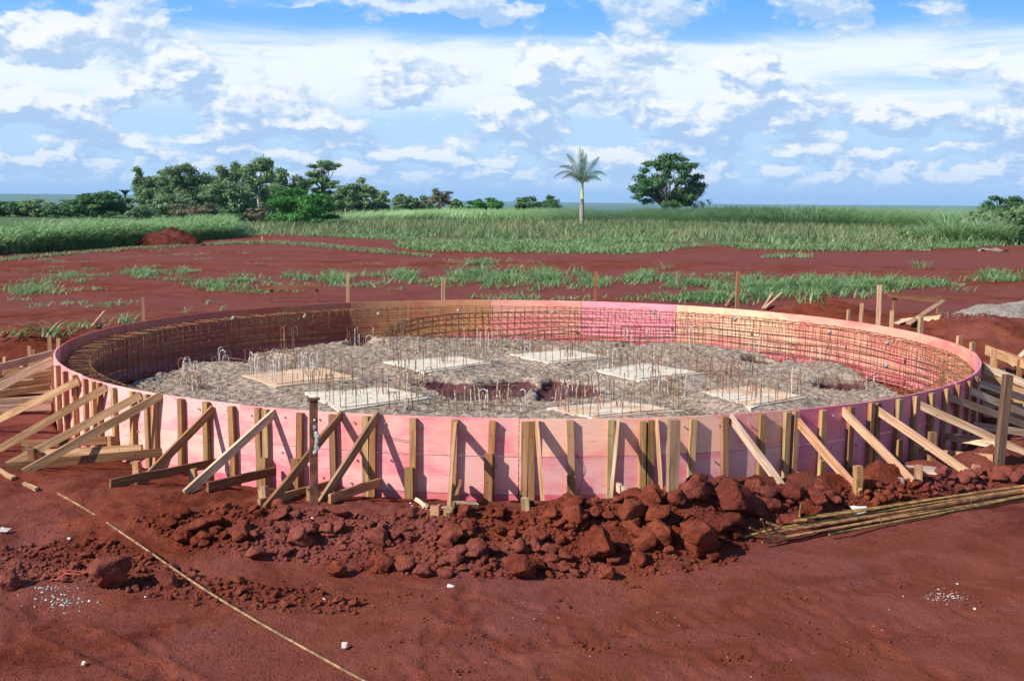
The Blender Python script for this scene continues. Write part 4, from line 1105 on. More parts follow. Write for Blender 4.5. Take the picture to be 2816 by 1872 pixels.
scrap('paper_scrap', 1982, 1190, 32, 15, M_WHITE, 'crumpled white scrap of cement bag behind the rebar bundle', 'paper', 3, .05)
scrap('paper_scrap', 793, 1496, 12, 6, M_WHITE, 'small bright white scrap lying beside the long rod', 'paper', 5, .02)
scrap('paper_scrap', 192, 1535, 8, 4, M_WHITE, 'tiny white scrap at the lower left corner', 'paper', 6, .01)
scrap('paper_scrap', 10, 1227, 24, 7, M_WHITE, 'white strip of paper at the left edge of the picture', 'paper', 7, .01)
scrap('plastic_sheet', 2130, 694 - 115, 24, 3, M_GPILE, 'small white sheet lying on the bare yard in front of the verge', 'litter', 8, .05)
scrap('plastic_sheet', 2290, 581, 70, 2, M_GPILE, 'long low strip of white litter at the far right edge of the yard', 'litter', 9, .02)
scrap('plastic_sheet', 1905, 578, 60, 2, M_GPILE, 'greyish strip of litter in front of the green verge', 'litter', 10, .02)
for i, (x_, y_, s_, lab) in enumerate(((1039, 1400 - 1, 24, 'largest white stone, lying alone in front of the heap'), (747, 1381, 11, 'small white stone right of the long rod near the heap'), (160, 1243, 14, 'white stone at the left above the large red block'),
                                      (336, 1376, 12, 'white stone just right of the large red block'), (410, 1243, 8, 'small white stone on the churned soil right of the rod'), (206, 1346 + 40, 14, 'white stone at the right end of the lime flakes'),
                                      (2206, 1346, 9, 'small white stone above the patch of pale chips'), (2245, 1404, 13, 'white stone below the patch of pale chips'), (720, 1195, 10, 'small white stone at the crest of the heap under the steel post'))):
    p = on(x_, y_ + (0 if i else -47)); s_ *= .3 * p.y / F_PX * PX
    tag(put('white_stone', mesh('white_stone', *rock_mesh(2, 300 + i, .3, .7), M_WHITE), Matrix.Translation((p.x, p.y, p.z + s_ * .45)) @ Matrix.Rotation(i * 1.1, 4, 'Z') @ Matrix.Diagonal((s_ * 1.25, s_, s_, 1))), lab, 'stone', 'white stones on the red earth')
for (cx_, cy_, sx_, sy_, n, smax, lab, sd_) in ((150, 1385, 36, 12, 130, 5, 'white lime flakes scattered below the large red block at the left', 21), (125, 1354, 30, 3, 50, 4.5, 'crust of white lime above the scattered flakes at the left', 22),
                                                (2172, 1375, 26, 7, 120, 2.4, 'patch of pale stone chips on the packed earth at the lower right', 23), (1010 - 20, 1168, 36, 5, 60, 3.2, 'pale gravel spilled at the foot of the pink wall left of centre', 24), (1500, 1450, 500, 60, 90, 1.8, 'tiny pale pebbles strewn over the packed earth in front', 25)):
    pp, sz = [], []
    for _ in range(n):
        p = on(random.gauss(cx_, sx_), min(1560, random.gauss(cy_, sy_))); s_ = (.8 + smax * random.random() ** 2) * p.y / F_PX * PX * .8; pp.append((p.x, p.y, p.z + s_ * .2)); sz.append(s_)
    scatter_rocks('lime_flakes' if sd_ < 23 else 'pale_chips', pp, sz, M_ASH if sd_ < 23 else M_STONE, 1, lab, flat=.5, seed=sd_)
M_RED = material('orange_plastic', lambda kk: (.75, .16, .07), .5, .4)
w_ = [at(.321 * a_, 1089 + .321 * b_, .06) for a_, b_ in ((365, 795), (420, 760), (520, 750), (605, 742), (560, 772), (470, 770), (400, 785), (375, 775), (430, 745), (560, 745), (610, 735))]
tag(lay([on(*proj(q_)) + Vector((0, 0, .03 + .02 * math.sin(j * 1.7))) for j, q_ in enumerate(w_)], .0028, 'wire_loop', M_RED, None, (1, 1, 1)), 'thin orange-red wire loop lying beside the large red block at the left', 'wire')


# ================================================================== GRASS AND CANE
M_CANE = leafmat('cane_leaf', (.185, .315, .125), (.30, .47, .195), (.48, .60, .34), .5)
M_WEED = leafmat('weed_leaf', (.095, .20, .065), (.185, .33, .12), (.37, .45, .23), .4)
M_DRY = leafmat('dry_grass', (.12, .19, .075), (.24, .27, .12), (.44, .37, .22), .35)
M_LEAF = leafmat('grey_green_leaf', (.09, .15, .07), (.17, .265, .115), (.23, .33, .145), .4)
M_DARKLEAF = leafmat('dark_green_leaf', (.025, .07, .03), (.055, .14, .045), (.12, .23, .07), .3)
M_BRIGHT = leafmat('bright_green_leaf', (.02, .095, .02), (.055, .20, .035), (.13, .31, .06), .35)
M_BROWNLEAF = leafmat('dull_brown_leaf', (.07, .065, .035), (.13, .115, .06), (.20, .17, .10), .15)
M_BARK = material('bark', lambda kk: kk.mix(kk.ss(kk.noise(kk.W, 2, 4), .35, .65), (.22, .18, .14), (.46, .42, .36)), .9, .2)
M_DBARK = material('dark_bark', lambda kk: kk.mix(kk.ss(kk.noise(kk.W, 3, 4), .35, .65), (.06, .045, .035), (.13, .10, .08)), .9, .2)


def blades(P, H, Wd, lean, droop, az=None, nseg=3, seed=1):
    """bent leaf strips: P (n,3) roots, H heights, Wd widths, lean/droop sideways reach as a share of the height"""
    r_ = np.random.default_rng(seed); n = len(P); az = r_.uniform(0, 2 * np.pi, n) if az is None else az
    dx, dy = np.cos(az), np.sin(az); px_, py_ = -dy, dx
    V_ = np.zeros((n, nseg + 1, 2, 3)); ts = np.linspace(0, 1, nseg + 1)
    for i, t in enumerate(ts):
        out = H * (lean * t + droop * t * t); z = H * (t - .55 * droop * t ** 2.6)
        w_ = Wd * (1 - t ** 1.6 * .92) * .5 * (.75 + .5 * min(1, 3 * t))
        for s_ in (0, 1):
            sg = -1 if s_ == 0 else 1
            V_[:, i, s_, 0] = P[:, 0] + dx * out + px_ * w_ * sg; V_[:, i, s_, 1] = P[:, 1] + dy * out + py_ * w_ * sg; V_[:, i, s_, 2] = P[:, 2] + np.maximum(z, .01)
    b = (np.arange(n) * (nseg + 1) * 2)[:, None]; fs = []
    for i in range(nseg): fs.append(np.concatenate([b + 2 * i, b + 2 * i + 1, b + 2 * i + 3, b + 2 * i + 2], 1))
    return V_.reshape(-1, 3), np.concatenate(fs), (nseg + 1) * 2


def grass(name, P, H, Wd, lean, droop, mat, label, tint=None, seed=1, nseg=3, az=None, kind='stuff', cat=None, group=None):
    v, f, k_ = blades(P, H, Wd, lean, droop, az, nseg, seed)
    r_ = np.random.default_rng(seed + 99); tint = r_.uniform(0, 1, len(P)) if tint is None else np.clip(tint + r_.normal(0, .16, len(P)), 0, 1)
    o_ = put(name, mesh(name, v, f, mat, True, {'tint': np.repeat(tint, k_)}))
    return tag(o_, label, cat, group, kind)


def region_px(polys, n, seed):
    """n points sown evenly over ground outlines given in picture coordinates"""
    r_ = np.random.default_rng(seed); out = []
    W_ = [[(at(a_, b_).x, at(a_, b_).y) for a_, b_ in p] for p in polys]
    ar = [abs(sum(p[i][0] * p[i - 1][1] - p[i - 1][0] * p[i][1] for i in range(len(p)))) / 2 for p in W_]
    for p, a_ in zip(W_, ar):
        xs, ys = [q_[0] for q_ in p], [q_[1] for q_ in p]; m_ = int(n * a_ / sum(ar)); got = np.zeros((0, 2))
        while len(got) < m_:
            X = r_.uniform(min(xs), max(xs), m_ * 3); Y = r_.uniform(min(ys), max(ys), m_ * 3); kp = inpoly(X, Y, p); got = np.concatenate([got, np.stack([X[kp], Y[kp]], 1)])
        out.append(got[:m_])
    q_ = np.concatenate(out); return np.column_stack([q_, gza(q_[:, 0], q_[:, 1])])


# --- sugar cane: rows of tall clumps, front edge then a deep stand behind
CANE_H = [(at(a_, 515).x / at(a_, 515).y, b_) for a_, b_ in ((640, .62), (1000, .66), (1340, .84), (1700, .98), (2200, 1.1), (2400, 1.12))]


def cane(name, line, depth, n, h, label, seed):
    r_ = np.random.default_rng(seed); lx = np.array([p[0] for p in line]); ly = np.array([p[1] for p in line])
    x = r_.uniform(lx[0], lx[-1], n); dd = depth * r_.uniform(0, 1, n) ** (1.25 if h < 2 else 1.5); y = np.interp(x, lx, ly) + dd + 1.2 * fbm(x * .25, x * 0, 3, seed)
    if h < 2: kp = x / y < -.25 + .012 * fbm(y * .3, y * 0, 2, 9); x, y = x[kp], y[kp]; n = len(x)
    z = gza(x, y); hv = h * (1 + .22 * fbm(x * .16, y * .1, 3, seed + 1) + .1 * fbm(x * .9, y * .5, 2, seed + 2)) * r_.uniform(.55, 1.1, n)
    if h > 2: hv = hv * np.interp(x / y, [_t[0] for _t in CANE_H], [_t[1] for _t in CANE_H])
    root = z + hv * r_.uniform(0, .62, n) * (r_.uniform(0, 1, n) < .75)      # leaves spring from all the way up the stems
    H = np.clip(hv - (root - z), .35, None)
    P = np.stack([x, y, root], 1)
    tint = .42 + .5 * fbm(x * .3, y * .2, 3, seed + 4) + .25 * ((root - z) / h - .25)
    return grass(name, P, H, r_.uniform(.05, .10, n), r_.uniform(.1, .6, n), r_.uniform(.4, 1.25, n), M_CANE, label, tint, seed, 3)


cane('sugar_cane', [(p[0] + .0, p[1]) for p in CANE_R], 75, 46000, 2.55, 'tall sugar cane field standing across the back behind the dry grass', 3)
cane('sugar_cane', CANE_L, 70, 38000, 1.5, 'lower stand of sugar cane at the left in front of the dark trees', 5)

# dead brown leaves along the foot of the left cane
P = region_px([[(-60, 592), (300, 562), (520, 537), (520, 531), (300, 551), (-60, 575)]], 3200, 8)
grass('dead_cane_leaves', P, rng.uniform(.3, .8, len(P)), rng.uniform(.04, .09, len(P)), rng.uniform(.2, .7, len(P)), rng.uniform(.3, .9, len(P)), M_DRY, 'dry brown leaves hanging along the foot of the left cane', None, 8)
# dry seeding grass in front of the cane
P = region_px([[(560, 522), (640, 518), (1000, 512), (1500, 516), (2150, 530), (2150, 566), (1700, 556), (1500, 550), (1250, 556), (960, 546), (700, 541), (560, 536)]], 17000, 9)
t_ = .35 + .7 * fbm(P[:, 0] * .2, P[:, 1] * .12, 3, 12)
grass('dry_grass', P, rng.uniform(.35, 1.0, len(P)) * (1 + .5 * fbm(P[:, 0] * .25, P[:, 1] * .2, 3, 13)), rng.uniform(.03, .07, len(P)), rng.uniform(.1, .5, len(P)), rng.uniform(.1, .7, len(P)), M_DRY, 'straw-coloured seeding grass growing in front of the cane field', t_, 9)
P = region_px([[(560, 530), (1000, 530), (1500, 530), (2150, 540), (2340, 560), (2359, 566), (2200, 572), (2050, 578), (1830, 578), (1640, 556), (1500, 560), (1250, 556), (960, 548), (700, 545), (560, 545)]], 9000, 10)
kp = fbm(P[:, 0] * .22, P[:, 1] * .14, 3, 14) > -.15; P = P[kp]
grass('bushy_grass', P, rng.uniform(.25, .75, len(P)), rng.uniform(.04, .08, len(P)), rng.uniform(.2, .8, len(P)), rng.uniform(.2, .9, len(P)), M_WEED, 'bushy green grass growing among the straw-coloured grass', None, 10)
# low green verge between yard and dry grass
P = region_px([[(470, 540), (900, 546), (1000, 556), (1250, 556), (1480, 552), (1620, 566), (1480, 588), (1250, 583), (960, 580), (900, 568), (940, 556), (640, 541), (470, 549)],
               [(1640, 560), (1830, 570), (2060, 566), (2300, 562), (2240, 573), (2080, 578), (1880, 580), (1700, 574)], [(1740, 593), (1830, 590), (1880, 594), (1830, 598)]], 22000, 11)
kp = fbm(P[:, 0] * .3, P[:, 1] * .2, 3, 15) > -.28; P = P[kp]
grass('verge_grass', P, rng.uniform(.12, .38, len(P)), rng.uniform(.03, .06, len(P)), rng.uniform(.3, .9, len(P)), rng.uniform(.2, .9, len(P)), M_WEED, 'low bluish-green grass along the far edge of the bare yard', None, 11)
# mown windrow
P = region_px([[(500, 560), (605, 557), (720, 562), (820, 572), (1000, 590), (990, 594), (800, 578), (700, 568), (600, 562), (500, 564)], [(-20, 600), (60, 592), (330, 570), (560, 560), (560, 562), (330, 574), (60, 597), (-20, 604)]], 5200, 12)
grass('mown_grass', P, rng.uniform(.08, .22, len(P)), rng.uniform(.03, .06, len(P)), rng.uniform(.3, 1.2, len(P)), rng.uniform(.2, .9, len(P)), M_DRY, 'line of yellowish mown grass crossing the yard at the left', np.full(len(P), .45), 12)
p = on(604, 560); tag(board('stake', (p.x, p.y, -.1), (p.x, p.y, p.z + .42), .1, .08, M_WOOD, None, (.7, .48, .28), wide=(1, .2, 0)), 'small pale stake far back at the end of the mown grass line', 'stake')

# weeds over the yard: (centre px, half width, half height, blades, height, spread)
WEEDS = [(60, 672, 85, 14, 420, .22), (160, 636, 75, 9, 420, .2), (330, 632, 85, 11, 800, .24), (420, 626, 60, 10, 300, .2), (505, 662, 95, 15, 620, .26), (560, 650, 55, 14, 350, .24), (90, 655, 110, 24, 420, .18),
         (690, 640, 70, 10, 320, .22), (770, 642, 60, 14, 420, .3), (930, 636, 70, 13, 700, .34), (1010, 650, 60, 10, 240, .24), (1120, 606, 60, 12, 420, .3), (1085, 633, 45, 14, 420, .34), (1150, 640, 70, 18, 800, .38),
         (1250, 646, 120, 22, 1500, .42), (1370, 655, 60, 14, 350, .3), (1480, 645, 90, 16, 900, .34), (1600, 655, 110, 13, 900, .3), (1640, 690, 100, 12, 1000, .34), (1760, 672, 130, 22, 1900, .45), (1880, 668, 120, 22, 2000, .5),
         (2030, 660, 130, 14, 1600, .4), (2140, 655, 70, 10, 500, .3), (2290, 637, 45, 11, 420, .45), (2320, 646, 50, 8, 260, .25), (1060, 640, 25, 16, 240, .4), (640, 668, 60, 12, 260, .22), (1200, 690, 160, 10, 260, .2), (1450, 690, 110, 10, 240, .2),
         (250, 700, 250, 12, 260, .14), (400, 590, 260, 12, 330, .14), (100, 600, 110, 12, 260, .16), (900, 605, 240, 10, 160, .12), (820, 660, 140, 16, 300, .18), (1750, 640, 200, 10, 300, .2), (2110, 615, 30, 10, 20, .5)]
PP, HH, TT = [], [], []
for (cx_, cy_, rx_, ry_, n, h, ) in WEEDS:
    nc = max(3, n // 22)
    for _ in range(nc):                                        # tufts, not an even scatter
        a_ = random.uniform(0, 6.28); q_ = abs(random.gauss(0, .62)); p = on(cx_ + rx_ * q_ * math.cos(a_), cy_ + ry_ * q_ * math.sin(a_)); hh = h * random.uniform(.55, 1.25); tt = random.uniform(.25, .75)
        for _ in range(22):
            PP.append((p.x + random.gauss(0, .17), p.y + random.gauss(0, .17), p.z)); HH.append(hh * random.uniform(.5, 1.1)); TT.append(tt)
P = np.array(PP); P[:, 2] = gza(P[:, 0], P[:, 1]); HH = np.array(HH)
ok = np.hypot(P[:, 0] - CX, P[:, 1] - CY) > RR + .3; P, HH, TT = P[ok], HH[ok], np.array(TT)[ok]
grass('weeds', P, HH, rng.uniform(.016, .034, len(P)), rng.uniform(.2, .8, len(P)), rng.uniform(.4, 1.0, len(P)), M_WEED, 'arching green weeds growing in patches over the red yard', TT, 13, 4)


def tuft(dx, dy, n, h, w_, label, seed, spread=.25, mat=None, name='grass_tuft'):
    p = on(dx, dy); r_ = np.random.default_rng(seed); P = np.stack([r_.normal(0, spread, n), r_.normal(0, spread * .6, n), np.zeros(n)], 1)
    v, f, k_ = blades(P, h * r_.uniform(.5, 1.1, n), w_ * r_.uniform(.7, 1.2, n), r_.uniform(.2, .9, n), r_.uniform(.3, 1, n), None, 4, seed)
    o_ = put(name, mesh(name, v, f, mat or M_WEED, True, {'tint': np.repeat(r_.uniform(.2, 1, n), k_)}), p); return tag(o_, label, 'grass tuft', 'grass tufts standing alone')


for i, (x_, y_, n, h, sp, lab) in enumerate(((95, 775, 46, .40, .3, 'large grass tuft with long pale leaves at the left edge behind the braces'), (30, 775, 40, .24, .32, 'low wide grass tuft at the very left edge behind the braces'), (200, 756, 40, .22, .26, 'low grass tuft just left of the far left end of the rim'), (282, 746, 36, .30, .16, 'bright green grass tuft behind the far left rim near the thin stake'),
                                             (425, 722, 6, .26, .05, 'two or three pale leaves sticking up behind the maroon far panel'), (515, 716, 6, .22, .05, 'few pale leaves sticking up left of the batter board'), (2275, 650, 30, .55, .16, 'taller grass tuft at the right with a dry stalk'), (770, 650, 60, .34, .3, 'dense bluish grass tuft behind the tall pale stake at the left'))):
    tuft(x_, y_, n, h, .028, lab, 60 + i, sp)
for i, (x0, y0, x1, y1, lab) in enumerate(((2062, 660, 2052, 612, 'single dry stalk standing behind the green weeds at the right'), (2304, 632, 2316, 601, 'leaning dry stalk at the right edge tuft'), (2180, 655, 2180, 622, 'thin dry stalk left of the right edge tuft'), (1690 - 1620, 0, 0, 0, ''))):
    if lab:
        p = on(x0, y0); q_ = at_y(x1, y1, p.y); MBs = MB().add(tube([(0, 0, 0), tuple((q_ - p) * .5 + Vector((.02, 0, 0))), tuple(q_ - p)], [.012, .01, .005], 5)); tag(MBs.build('dry_stalk', M_DRY, Matrix.Translation(p)), lab, 'stalk', 'dry stalks')


# ================================================================== TREES
def crown_cards(blobs, n, size, seed, flat=.6, hollow=.55):
    """leaf-clump faces spread through lumpy volumes; blobs: (x, y, z, rx, ry, rz)"""
    r_ = np.random.default_rng(seed); B = np.array(blobs, float); wgt = B[:, 3] * B[:, 5] ** .9; wgt /= wgt.sum()
    bi = r_.choice(len(B), n, p=wgt); d_ = r_.normal(size=(n, 3)); d_ /= np.linalg.norm(d_, axis=1)[:, None]
    rad_ = (hollow + (1 - hollow) * r_.uniform(0, 1, n)) * (1 + .28 * r_.normal(size=n)); rad_ = np.clip(rad_, .1, 1.3)
    c_ = B[bi, :3] + d_ * rad_[:, None] * B[bi, 3:6]
    s_ = size * r_.uniform(.5, 1.3, n); nn = d_ * .8 + r_.normal(size=(n, 3)) * .6 + np.array([0, 0, .35]); nn /= np.linalg.norm(nn, axis=1)[:, None]
    u = np.cross(nn, r_.normal(size=(n, 3))); u /= np.linalg.norm(u, axis=1)[:, None]; w_ = np.cross(nn, u)
    v = np.stack([c_ - u * s_[:, None], c_ + w_ * s_[:, None] * flat * r_.uniform(.6, 1.2, n)[:, None], c_ + u * s_[:, None], c_ - w_ * s_[:, None] * flat], 1)
    tint = np.clip(r_.uniform(.1, .8, len(B))[bi] * .6 + r_.uniform(0, .55, n), 0, 1)
    return v.reshape(-1, 3), np.arange(n * 4).reshape(n, 4), np.repeat(tint, 4)


def limb_pts(a_, b_, n=5, wob=.06):
    a_, b_ = np.array(a_, float), np.array(b_, float); L = np.linalg.norm(b_ - a_); return [tuple(a_ + (b_ - a_) * t + np.array([random.uniform(-1, 1), random.uniform(-1, 1), random.uniform(-.4, .4)]) * wob * L * math.sin(math.pi * t)) for t in np.linspace(0, 1, n)]


def tree(name, dx, ytop, Y, wpx, style, label, leaf, bark=None, n=3200, size=.3, seed=1, zb=None, cat='tree', group=None):
    random.seed(seed)
    top = at_y(dx, ytop, Y); zb = gz(top.x, Y) if zb is None else zb; h = top.z - zb; w_ = wpx * Y / F_PX * PX; r = w_ / 2
    t = thing(name, (top.x, Y, zb), label, cat, group); bl, tr = [], MB()
    rx = lambda a_, b_: random.uniform(a_, b_)
    if style == 'euc':                      # tall, pale stem, tiers of separate tufts
        fork = rx(.35, .5); tops = [(rx(-.3, .3) * r, rx(-.3, .3) * r, h * rx(.86, .95)), (rx(.2, .7) * r, rx(-.4, .4) * r, h * rx(.72, .85)), (-rx(.2, .7) * r, rx(-.4, .4) * r, h * rx(.66, .82))]
        tr.add(tube(limb_pts((0, 0, -.3), (rx(-.1, .1) * r, 0, h * fork), 4, .02), np.linspace(.034, .024, 4) * h * .75, 7))
        for q_ in tops: tr.add(tube(limb_pts((0, 0, h * fork * .97), q_, 6, .05), np.linspace(.02, .006, 6) * h * .75, 6))
        for q_ in tops:
            for _ in range(5): bl.append((q_[0] + rx(-.35, .35) * r, q_[1] + rx(-.4, .4) * r, min(q_[2] + rx(-.24, .06) * h, h * .95), r * rx(.30, .5), r * rx(.30, .5), h * rx(.055, .1)))
        for _ in range(13): bl.append((rx(-.75, .75) * r, rx(-.6, .6) * r, h * rx(.3, .72), r * rx(.26, .42), r * rx(.26, .42), h * rx(.05, .09)))
    elif style == 'tier':                   # open tree with flat plates of leaves
        tr.add(tube(limb_pts((0, 0, -.3), (0, 0, h * .5), 4, .03), np.linspace(.03, .02, 4) * h, 7))
        for i in range(26):
            zz = rx(.42, .96); q_ = (rx(-.8, .8) * r * (1.15 - .45 * zz), rx(-.7, .7) * r, h * zz); bl.append((*q_, r * rx(.18, .38), r * rx(.18, .38), h * rx(.025, .05))); tr.add(tube(limb_pts((0, 0, h * rx(.3, .5)), q_, 4, .06), np.linspace(.012, .004, 4) * h, 5))
    elif style in ('dome', 'bush'):         # broad, down to the ground
        k_ = 34 if style == 'dome' else 14; lo = .08 if style == 'bush' else .14
        tr.add(tube(limb_pts((0, 0, -.3), (0, 0, h * .45), 4, .03), np.linspace(.05, .03, 4) * h, 7))
        for i in range(k_):
            a_ = rx(0, 6.28); e_ = math.asin(rx(0, .98)); q_ = (r * .84 * math.cos(e_) ** .7 * math.cos(a_), r * .84 * math.cos(e_) ** .7 * math.sin(a_), h * (lo + (.90 - lo) * math.sin(e_)))
            bl.append((*q_, r * rx(.16, .32), r * rx(.16, .32), h * rx(.05, .11)))
            if i % 3 == 0: tr.add(tube(limb_pts((0, 0, h * .3), q_, 4, .06), np.linspace(.02, .005, 4) * h, 5))
        for i in range(8): bl.append((rx(-.5, .5) * r, rx(-.5, .5) * r, h * rx(.2, .6), r * .35, r * .35, h * .16))
    elif style == 'big':                    # lone round-headed tree, gaps through to the sky
        tr.add(tube(limb_pts((0, 0, -.3), (0, 0, h * .22), 4, .02), np.linspace(.042, .034, 4) * h, 8))
        for i in range(64):
            a_ = rx(0, 6.28); e_ = math.asin(rx(-.95, .98)); rr = rx(.55, .95); q_ = (r * rr * (math.cos(e_) if e_ > 0 else max(.82, math.cos(e_))) * math.cos(a_), r * rr * math.cos(e_) * math.sin(a_), h * (.57 + .40 * rr * math.sin(e_)))
            bl.append((*q_, r * rx(.14, .26), r * rx(.14, .26), h * rx(.035, .07)))
            if i % 2 == 0: tr.add(tube(limb_pts((0, 0, h * rx(.15, .24)), q_, 6, .07), np.linspace(.016, .003, 6) * h, 5))
        for i in range(20):
            a_ = rx(0, 6.28); rr = rx(.3, .88); bl.append((r * rr * math.cos(a_), r * rr * math.sin(a_), h * rx(.2, .42), r * rx(.14, .24), r * rx(.14, .24), h * rx(.03, .06)))
    elif style == 'bare':
        for i in range(16):
            a_ = rx(0, 6.28); tr.add(tube(limb_pts((0, 0, 0), (r * rx(.2, 1) * math.cos(a_), r * math.sin(a_), h * rx(.5, 1)), 5, .08), np.linspace(.012, .003, 5) * h, 4)); bl.append((r * .8 * math.cos(a_), 0, h * rx(.4, .9), r * .3, r * .3, h * .1))
    v, f, ti = crown_cards(bl, int(n * 2.3), size * .66, seed, hollow=.35 if style in ('dome', 'bush') else .3)
    put('crown', mesh('crown', v, f, leaf, False, {'tint': ti}), Vector((top.x, Y, zb)), t)
    tr.build('trunk', bark or M_BARK, Matrix.Translation((top.x, Y, zb)), t, None, True)
    return t


GW = 'trees of the wood at the left'
FILL = [(352, 418, 158, 90, 'pale filler tree between the two leftmost eucalyptus trunks'), (455, 412, 168, 100, 'grey-green tree behind the broad eucalyptus'), (560, 418, 160, 90, 'grey-green tree left of the pale forked trunk'), (630, 420, 160, 90, 'grey-green tree right of the pale forked trunk'), (700, 405, 182, 100, 'grey-green tree rising behind the bright green tree'), (770, 440, 182, 90, 'grey-green tree below the open tiered tree'), (815, 452, 178, 80, 'low grey-green tree between the open tiered tree and the twin-topped eucalyptus'), (860, 462, 178, 80, 'low grey-green tree below the twin-topped eucalyptus')]
TREES = [('eucalyptus_tree', 328, 381, 168, 44, 'euc', 'leftmost eucalyptus, slim with a separate dark top tuft', M_LEAF, M_BARK, 2400, .3),
         ('eucalyptus_tree', 378, 392, 172, 62, 'euc', 'eucalyptus second from the left, slightly lower than its neighbour', M_LEAF, M_BARK, 3200, .3),
         ('eucalyptus_tree', 432, 366, 166, 84, 'euc', 'tall broad eucalyptus in the left part of the wood, third from the left', M_LEAF, M_BARK, 4600, .3),
         ('eucalyptus_tree', 498, 380, 175, 66, 'euc', 'dark eucalyptus behind the round light green tree', M_LEAF, M_BARK, 3400, .3),
         ('eucalyptus_tree', 545, 372, 178, 52, 'euc', 'pointed eucalyptus left of the one with the pale forked trunk', M_LEAF, M_BARK, 3000, .3),
         ('eucalyptus_tree', 596, 359, 150, 68, 'euc', 'tallest eucalyptus with a long pale forked trunk', M_LEAF, M_BARK, 3200, .28),
         ('eucalyptus_tree', 656, 388, 172, 74, 'euc', 'eucalyptus right of the tallest one, above the bright green tree', M_LEAF, M_BARK, 3800, .3),
         ('eucalyptus_tree', 745, 365, 175, 92, 'tier', 'open tree with flat tiers of leaves and sky showing through', M_LEAF, M_BARK, 3600, .3),
         ('eucalyptus_tree', 795, 422, 170, 58, 'euc', 'low eucalyptus right of the bright green tree', M_LEAF, M_BARK, 2800, .3),
         ('eucalyptus_tree', 838, 406, 176, 64, 'euc', 'conical twin-topped eucalyptus at the right of the wood', M_LEAF, M_BARK, 3200, .3),
         ('eucalyptus_tree', 876, 440, 185, 48, 'euc', 'small eucalyptus in the dip right of the twin-topped one', M_LEAF, M_BARK, 2200, .3),
         ('eucalyptus_tree', 930, 444, 210, 60, 'dome', 'rounded grey-green tree in the low row right of the wood', M_LEAF, M_BARK, 2800, .35),
         ('eucalyptus_tree', 972, 446, 212, 50, 'dome', 'rounded tree next to the thin brownish one at the end of the row', M_LEAF, M_BARK, 2400, .35),
         ('eucalyptus_tree', 1016, 431, 205, 52, 'euc', 'thin brownish tree at the right end of the row', M_BROWNLEAF, M_BARK, 1700, .3),
         ('small_tree', 1050, 457, 215, 40, 'dome', 'low tree between the thin brownish tree and the flat-topped trees', M_LEAF, M_BARK, 1600, .35),
         ('round_tree', 520, 408, 145, 128, 'dome', 'round light green tree in the middle of the wood', M_LEAF, M_BARK, 6000, .28),
         ('round_tree', 400, 440, 150, 110, 'dome', 'light green tree below the tall broad eucalyptus', M_LEAF, M_BARK, 4200, .28),
         ('bush', 447, 460, 135, 120, 'bush', 'dull brownish bush below the round light green tree', M_BROWNLEAF, M_DBARK, 3000, .24),
         ('bush', 535, 480, 118, 62, 'bush', 'dark bush left of the brown thicket at the foot of the wood', M_DARKLEAF, M_DBARK, 2400, .2),
         ('bush', 590, 476, 120, 70, 'bush', 'brown thicket left of the bright green tree', M_BROWNLEAF, M_DBARK, 2400, .2),
         ('bush', 325, 455, 140, 70, 'bush', 'green bush below the leftmost eucalyptus', M_LEAF, M_DBARK, 2400, .24),
         ('dark_tree', 232, 438, 150, 150, 'dome', 'wide dark green tree left of the eucalyptus wood', M_DARKLEAF, M_DBARK, 6500, .28),
         ('dark_tree', 175, 456, 158, 90, 'dome', 'lower dark tree left of the widest dark tree', M_DARKLEAF, M_DBARK, 3200, .28),
         ('grey_tree', 85, 458, 150, 92, 'dome', 'greyish low tree near the left edge', M_LEAF, M_DBARK, 3400, .28),
         ('dark_tree', 20, 462, 150, 100, 'dome', 'dark low tree at the left edge', M_DARKLEAF, M_DBARK, 3400, .28),
         ('dark_tree', 135, 474, 145, 80, 'bush', 'dark low growth between the greyish tree and the lower dark tree', M_DARKLEAF, M_DBARK, 2400, .26),
         ('bright_tree', 696, 427, 112, 158, 'dome', 'bright green spreading tree standing in front of the wood', M_BRIGHT, M_DBARK, 9000, .2),
         ('flat_topped_tree', 1115, 453, 190, 100, 'dome', 'low flat-topped tree left of the other one by the palm', M_BRIGHT, M_DBARK, 3600, .3),
         ('flat_topped_tree', 1240, 445, 195, 112, 'dome', 'low flat-topped tree just left of the palm', M_DARKLEAF, M_DBARK, 4200, .3),
         ('lone_tree', 1536, 344, 178, 182, 'big', 'big lone round-headed dark tree right of the palm', M_DARKLEAF, M_DBARK, 11000, .3),
         ('bare_bush', 1615, 455, 178, 50, 'bare', 'thin leafless bush at the right foot of the big lone tree', M_BROWNLEAF, M_DBARK, 260, .15),
         ('dark_tree', 2312, 446, 150, 112, 'dome', 'dark tree at the right edge behind the broad-leaved shrub', M_DARKLEAF, M_DBARK, 3800, .28)]
for x_, yt_, Y, w_, lab in FILL: tree('eucalyptus_tree', x_, yt_, Y, w_, 'dome', lab, M_LEAF, M_BARK, 3200, .3, int(x_), group=GW)
for i, (nm, x_, yt_, Y, w_, sty, lab, lf, bk_, n, sz_) in enumerate(TREES):
    tree(nm, x_, yt_, Y, w_, sty, lab, lf, bk_, n, sz_, 200 + i, group=GW if x_ < 1060 else None)
tree('broad_leaved_shrub', 2325, 466, 78, 170, 'bush', 'broad-leaved bluish shrub at the right edge of the picture', M_LEAF, M_DBARK, 4200, .3, 77, cat='shrub')
tree('broad_leaved_shrub', 2380, 480, 76, 110, 'bush', 'darker broad-leaved shrub cut off by the right edge of the picture', M_DARKLEAF, M_DBARK, 2400, .2, 78, cat='shrub')
